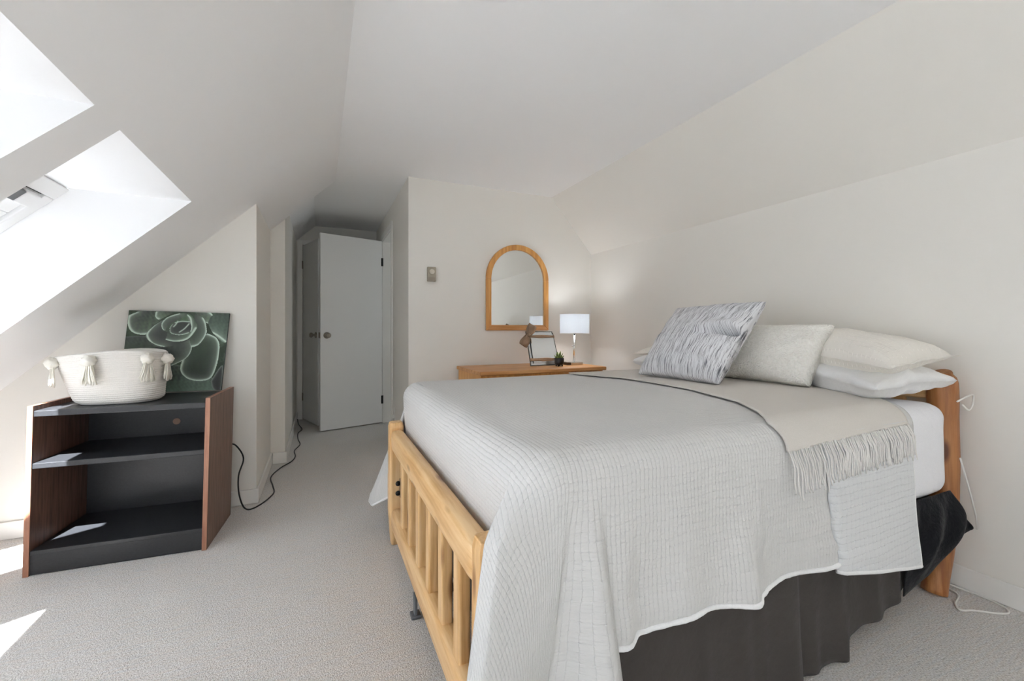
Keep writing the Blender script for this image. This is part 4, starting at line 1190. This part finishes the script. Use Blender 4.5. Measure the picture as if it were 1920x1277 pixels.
# ------------------------------------------------------------------ canvas print
def paint_print(N):
    """flat picture of a succulent rosette, colours per vertex"""
    def st(x, y):
        yt = 78 + (x - 850) / 1020 * 27; yb = 900 - (x - 790) / 1010 * 10
        t = (y - yt) / (yb - yt); xl = 850 - 60 * t; xr = 1870 - 70 * t
        return ((x - xl) / (xr - xl), t)
    gs, gt = np.meshgrid(np.linspace(0, 1, N), np.linspace(0, 1, N))   # t downwards
    rng = np.random.RandomState(3)
    def fbm(a, b, sd):
        r = np.random.RandomState(sd); out = np.zeros_like(gs)
        for k in range(10):
            fx, fy = r.uniform(-a, a), r.uniform(-b, b); out += np.sin(2 * PI * (gs * fx + gt * fy) + r.uniform(0, 6.28)) / 10
        return out
    n1, n2 = fbm(6, 6, 1), 0.7 * fbm(26, 5, 2) + 0.5 * fbm(30, 24, 7)
    img = np.zeros((N, N, 3))
    base = np.array([0.035, 0.06, 0.035])
    img[:] = base
    img += (0.07 * np.clip(n1 + n2 * 0.8, -0.2, 1))[..., None] * np.array([0.7, 1.1, 0.75]) 
    img = np.clip(img, 0.012, 1)
    def poly(pts):
        P = np.array([tuple(v)[:2] for v in spline([(*st(*p), 0) for p in pts] + [(*st(*pts[0]), 0)], 5)])
        return P
    def seg_dist(P):
        d = np.full(gs.shape, 9.0)
        for (x0, y0), (x1, y1) in zip(P[:-1], P[1:]):
            vx, vy = x1 - x0, y1 - y0; L = vx * vx + vy * vy + 1e-12
            t = np.clip(((gs - x0) * vx + (gt - y0) * vy) / L, 0, 1)
            d = np.minimum(d, np.hypot(gs - x0 - t * vx, gt - y0 - t * vy))
        return d
    def inside(P):
        c = np.zeros(gs.shape, bool)
        for (x0, y0), (x1, y1) in zip(P[:-1], P[1:]):
            cond = ((y0 > gt) != (y1 > gt)) & (gs < (x1 - x0) * (gt - y0) / (y1 - y0 + 1e-12) + x0)
            c ^= cond
        return c
    rim = np.array([0.62, 0.76, 0.66])
    def petal(pts, dark, green, w=0.012, glow=0.05, edge=None, amt=1.0, gdir=(0, 1), seedn=0):
        P = poly(pts); ins = inside(P)
        d = seg_dist(P)
        gx = (gs - P[:, 0].min()) / (np.ptp(P[:, 0]) + 1e-9); gy = (gt - P[:, 1].min()) / (np.ptp(P[:, 1]) + 1e-9)
        mixf = np.clip((gx * gdir[0] + gy * gdir[1]) if sum(gdir) > 0 else 1 + (gx * gdir[0] + gy * gdir[1]), 0, 1)
        mixf = np.clip(mixf * 0.85 + 0.5 * n2 + 0.2 * n1, 0, 1)
        col = np.array(dark) * (1 - mixf[..., None]) + np.array(green) * mixf[..., None]
        img[ins] = col[ins]
        dl = d if edge is None else seg_dist(np.array([tuple(v)[:2] for v in spline([(*st(*p), 0) for p in edge], 6)]))
        e = np.exp(-(dl / w) ** 2) * amt; g = np.exp(-(dl / glow) ** 1.3) * 0.22 * amt
        a = np.clip(e + g, 0, 1) * ins
        img[:] = img * (1 - a[..., None]) + rim * a[..., None]
    D = (0.04, 0.046, 0.043); G = (0.15, 0.22, 0.14); G2 = (0.10, 0.15, 0.10); D2 = (0.05, 0.062, 0.052)
    petal([(1160, 640), (1300, 620), (1700, 760), (1700, 905), (1150, 910)], D2, (0.16, 0.25, 0.19), gdir=(0, 1), amt=0.15)
    petal([(1690, 800), (1810, 640), (1800, 895), (1720, 880)], (0.02, 0.02, 0.022), (0.03, 0.03, 0.03), amt=0.25)
    petal([(850, 130), (845, 220), (880, 290), (950, 322), (1035, 318), (1070, 250), (1170, 160), (1110, 95), (980, 82)], D, G, edge=[(930, 92), (856, 140), (852, 220), (884, 286), (950, 320), (1035, 318)], w=0.014, gdir=(0.5, 0.3))
    petal([(1110, 90), (1103, 140), (1140, 172), (1210, 140), (1300, 85)], D2, G, edge=[(1115, 85), (1105, 140), (1140, 170)])
    petal([(1500, 90), (1560, 160), (1630, 208), (1690, 205), (1700, 140), (1640, 88)], D2, G, edge=[(1640, 88), (1698, 140), (1690, 205), (1625, 208)])
    petal([(1640, 200), (1700, 120), (1865, 108), (1845, 405), (1700, 312)], (0.05, 0.075, 0.06), (0.13, 0.2, 0.15), edge=[(1640, 285), (1740, 330), (1845, 405)], w=0.01)
    petal([(820, 345), (1020, 340), (1100, 420), (1190, 455), (1060, 500), (1000, 560), (790, 500)], D, G2, amt=0.1)
    petal([(1640, 315), (1735, 360), (1772, 450), (1752, 620), (1690, 765), (1560, 795), (1440, 765), (1375, 690), (1390, 590), (1470, 490), (1500, 430)], (0.045, 0.075, 0.045), (0.032, 0.042, 0.035), edge=[(1640, 315), (1735, 360), (1772, 450), (1752, 620), (1690, 765), (1560, 795), (1440, 765), (1375, 690), (1390, 590)], w=0.016, gdir=(0.2, 0.8))
    petal([(1200, 450), (1470, 340), (1478, 480), (1420, 570), (1290, 635), (1150, 690), (1050, 600), (1070, 470)], D, (0.075, 0.10, 0.075), edge=[(1470, 400), (1478, 480), (1420, 570), (1290, 635)], w=0.007, gdir=(0.7, 0.0))
    petal([(1170, 180), (1070, 260), (1020, 340), (1090, 412), (1200, 448), (1330, 425), (1480, 340), (1300, 190)], D, D2, edge=[(1150, 182), (1075, 255), (1035, 330), (1090, 412), (1200, 448)], w=0.009)
    petal([(1500, 110), (1590, 155), (1622, 230), (1625, 320), (1560, 420), (1480, 447), (1455, 330), (1490, 240)], D2, (0.06, 0.1, 0.065), edge=[(1590, 155), (1622, 230), (1625, 320), (1560, 420), (1480, 447)], w=0.012)
    petal([(1215, 378), (1320, 398), (1440, 370), (1525, 262), (1510, 190), (1450, 118), (1340, 108), (1225, 150), (1170, 210), (1180, 285), (1230, 300)], D, (0.10, 0.17, 0.10), edge=[(1515, 260), (1440, 362), (1320, 394), (1215, 378)], w=0.012, gdir=(0.2, -0.9))
    petal([(1210, 285), (1180, 270), (1170, 210), (1225, 150), (1340, 110), (1430, 120), (1300, 190), (1230, 240)], D2, (0.11, 0.18, 0.11), edge=[(1200, 292), (1175, 260), (1172, 210), (1225, 150), (1340, 110)], w=0.009, gdir=(0.6, -0.5))
    petal([(1420, 115), (1480, 160), (1500, 230), (1465, 300), (1440, 200)], D2, G, edge=[(1425, 118), (1460, 165), (1472, 250), (1460, 300)], w=0.008)
    petal([(1250, 262), (1265, 310), (1350, 330), (1445, 308), (1470, 250), (1440, 192), (1350, 190), (1280, 218)], D, D2, edge=[(1275, 215), (1250, 262), (1265, 310), (1350, 330), (1445, 308)], w=0.006, glow=0.02)
    for ed in ([(1305, 205), (1370, 190), (1450, 195)], [(1350, 300), (1400, 265), (1445, 215)], [(1290, 245), (1310, 222), (1330, 190)]):
        dl = seg_dist(np.array([tuple(v)[:2] for v in spline([(*st(*p), 0) for p in ed], 6)]))
        a = np.exp(-(dl / 0.006) ** 2)[..., None]; img[:] = img * (1 - a) + rim * a
    return np.clip(img, 0, 1)
cv = thing('canvas_print', (-0.72, 2.9, BTOP), 'square canvas print of a green succulent leaning on the wall', 'wall art')
CA = Vector((-0.965, 2.885, BTOP + 0.010)); CBR = Vector((-0.512, 2.870, BTOP + 0.002))
CTL = Vector((-0.942, 2.945, 1.152)); CTR = Vector((-0.482, 2.938, 1.142))
cn = (CBR - CA).cross(CTL - CA).normalized()
if cn.y > 0: cn = -cn
N = 210
img = paint_print(N)
m = MB()
for j in range(N):
    t = j / (N - 1)
    L0, R0 = CTL.lerp(CA, t), CTR.lerp(CBR, t)
    for i in range(N):
        m.v.append(tuple(L0.lerp(R0, i / (N - 1)) + cn * 0.0006))
for j in range(N - 1):
    for i in range(N - 1):
        a = j * N + i; m.f.append((a, a + 1, a + N + 1, a + N))
m_p = m.build('printed_face', PRINT, cv, smooth=True)
at = m_p.data.color_attributes.new('print', 'FLOAT_COLOR', 'POINT')
flat = np.ones((N * N, 4), dtype=np.float32); flat[:, :3] = img.reshape(-1, 3)
at.data.foreach_set('color', flat.ravel())
MB().add([tuple(p + cn * d) for d in (-0.005, -0.020) for p in (CTL, CTR, CBR, CA)], [(0, 1, 2, 3), (4, 7, 6, 5), (0, 4, 5, 1), (1, 5, 6, 2), (2, 6, 7, 3), (3, 7, 4, 0)]).build('stretcher', CANVAS_E, cv)

# ------------------------------------------------------------------ cords and outlet
c = spline([(-0.478, 2.84, 0.40), (-0.44, 2.86, 0.385), (-0.405, 2.885, 0.30), (-0.43, 2.89, 0.20), (-0.425, 2.88, 0.09), (-0.39, 2.86, 0.012), (-0.33, 2.90, 0.006), (-0.27, 3.07, 0.006), (-0.285, 3.22, 0.006), (-0.315, 3.42, 0.006), (-0.27, 3.62, 0.006),
            (-0.205, 3.76, 0.006), (-0.185, 3.9, 0.006), (-0.20, 4.08, 0.006), (-0.165, 4.28, 0.006), (-0.19, 4.5, 0.006), (-0.20, 4.75, 0.006), (-0.17, 4.92, 0.006), (-0.205, 5.05, 0.03), (-0.225, 5.2, 0.06)], 7)
tag(MB().tube(c, 0.0042, 7).build('power_cord', CORD_B, smooth=True), 'thin black cord running from the bookcase along the hall carpet', 'cord')
c = spline([(2.20, 0.765, 0.775), (2.27, 0.762, 0.79), (2.33, 0.765, 0.792), (2.338, 0.77, 0.75), (2.30, 0.768, 0.735), (2.24, 0.765, 0.76)], 7)
tag(MB().tube(c, 0.0032, 7).build('white_cord', CORD_W, smooth=True), 'white cord looped around the top of the headboard post', 'cord')
c = spline([(2.215, 0.762, 0.56), (2.245, 0.752, 0.46), (2.32, 0.755, 0.33), (2.362, 0.765, 0.26)], 7)
tag(MB().tube(c, 0.003, 7).build('white_cord', CORD_W, smooth=True), 'white cord hanging beside the mattress down the headboard post', 'cord')
c = spline([(2.352, 0.90, 0.05), (2.33, 0.86, 0.012), (2.31, 0.83, 0.005), (2.28, 0.79, 0.005), (2.20, 0.77, 0.005), (2.17, 0.745, 0.005), (2.21, 0.725, 0.005), (2.27, 0.68, 0.005), (2.31, 0.665, 0.005), (2.345, 0.69, 0.005), (2.355, 0.76, 0.005), (2.345, 0.86, 0.006), (2.35, 0.95, 0.012)], 7)
tag(MB().tube(c, 0.0035, 7).build('white_cord', CORD_W, smooth=True), 'white cord looped on the carpet by the baseboard', 'cord')
ol = thing('wall_outlet', (XHR, 4.10, 0.2), 'white wall outlet low beside the hall doorway', 'outlet')
MB().box(XHR - 0.006, XHR, 4.06, 4.13, 0.19, 0.31).build('cover_plate', PLASTIC, ol, bevel=0.002)
MB().box(XHR - 0.03, XHR - 0.006, 4.08, 4.11, 0.21, 0.245).build('plug', PLASTIC, ol, bevel=0.003)
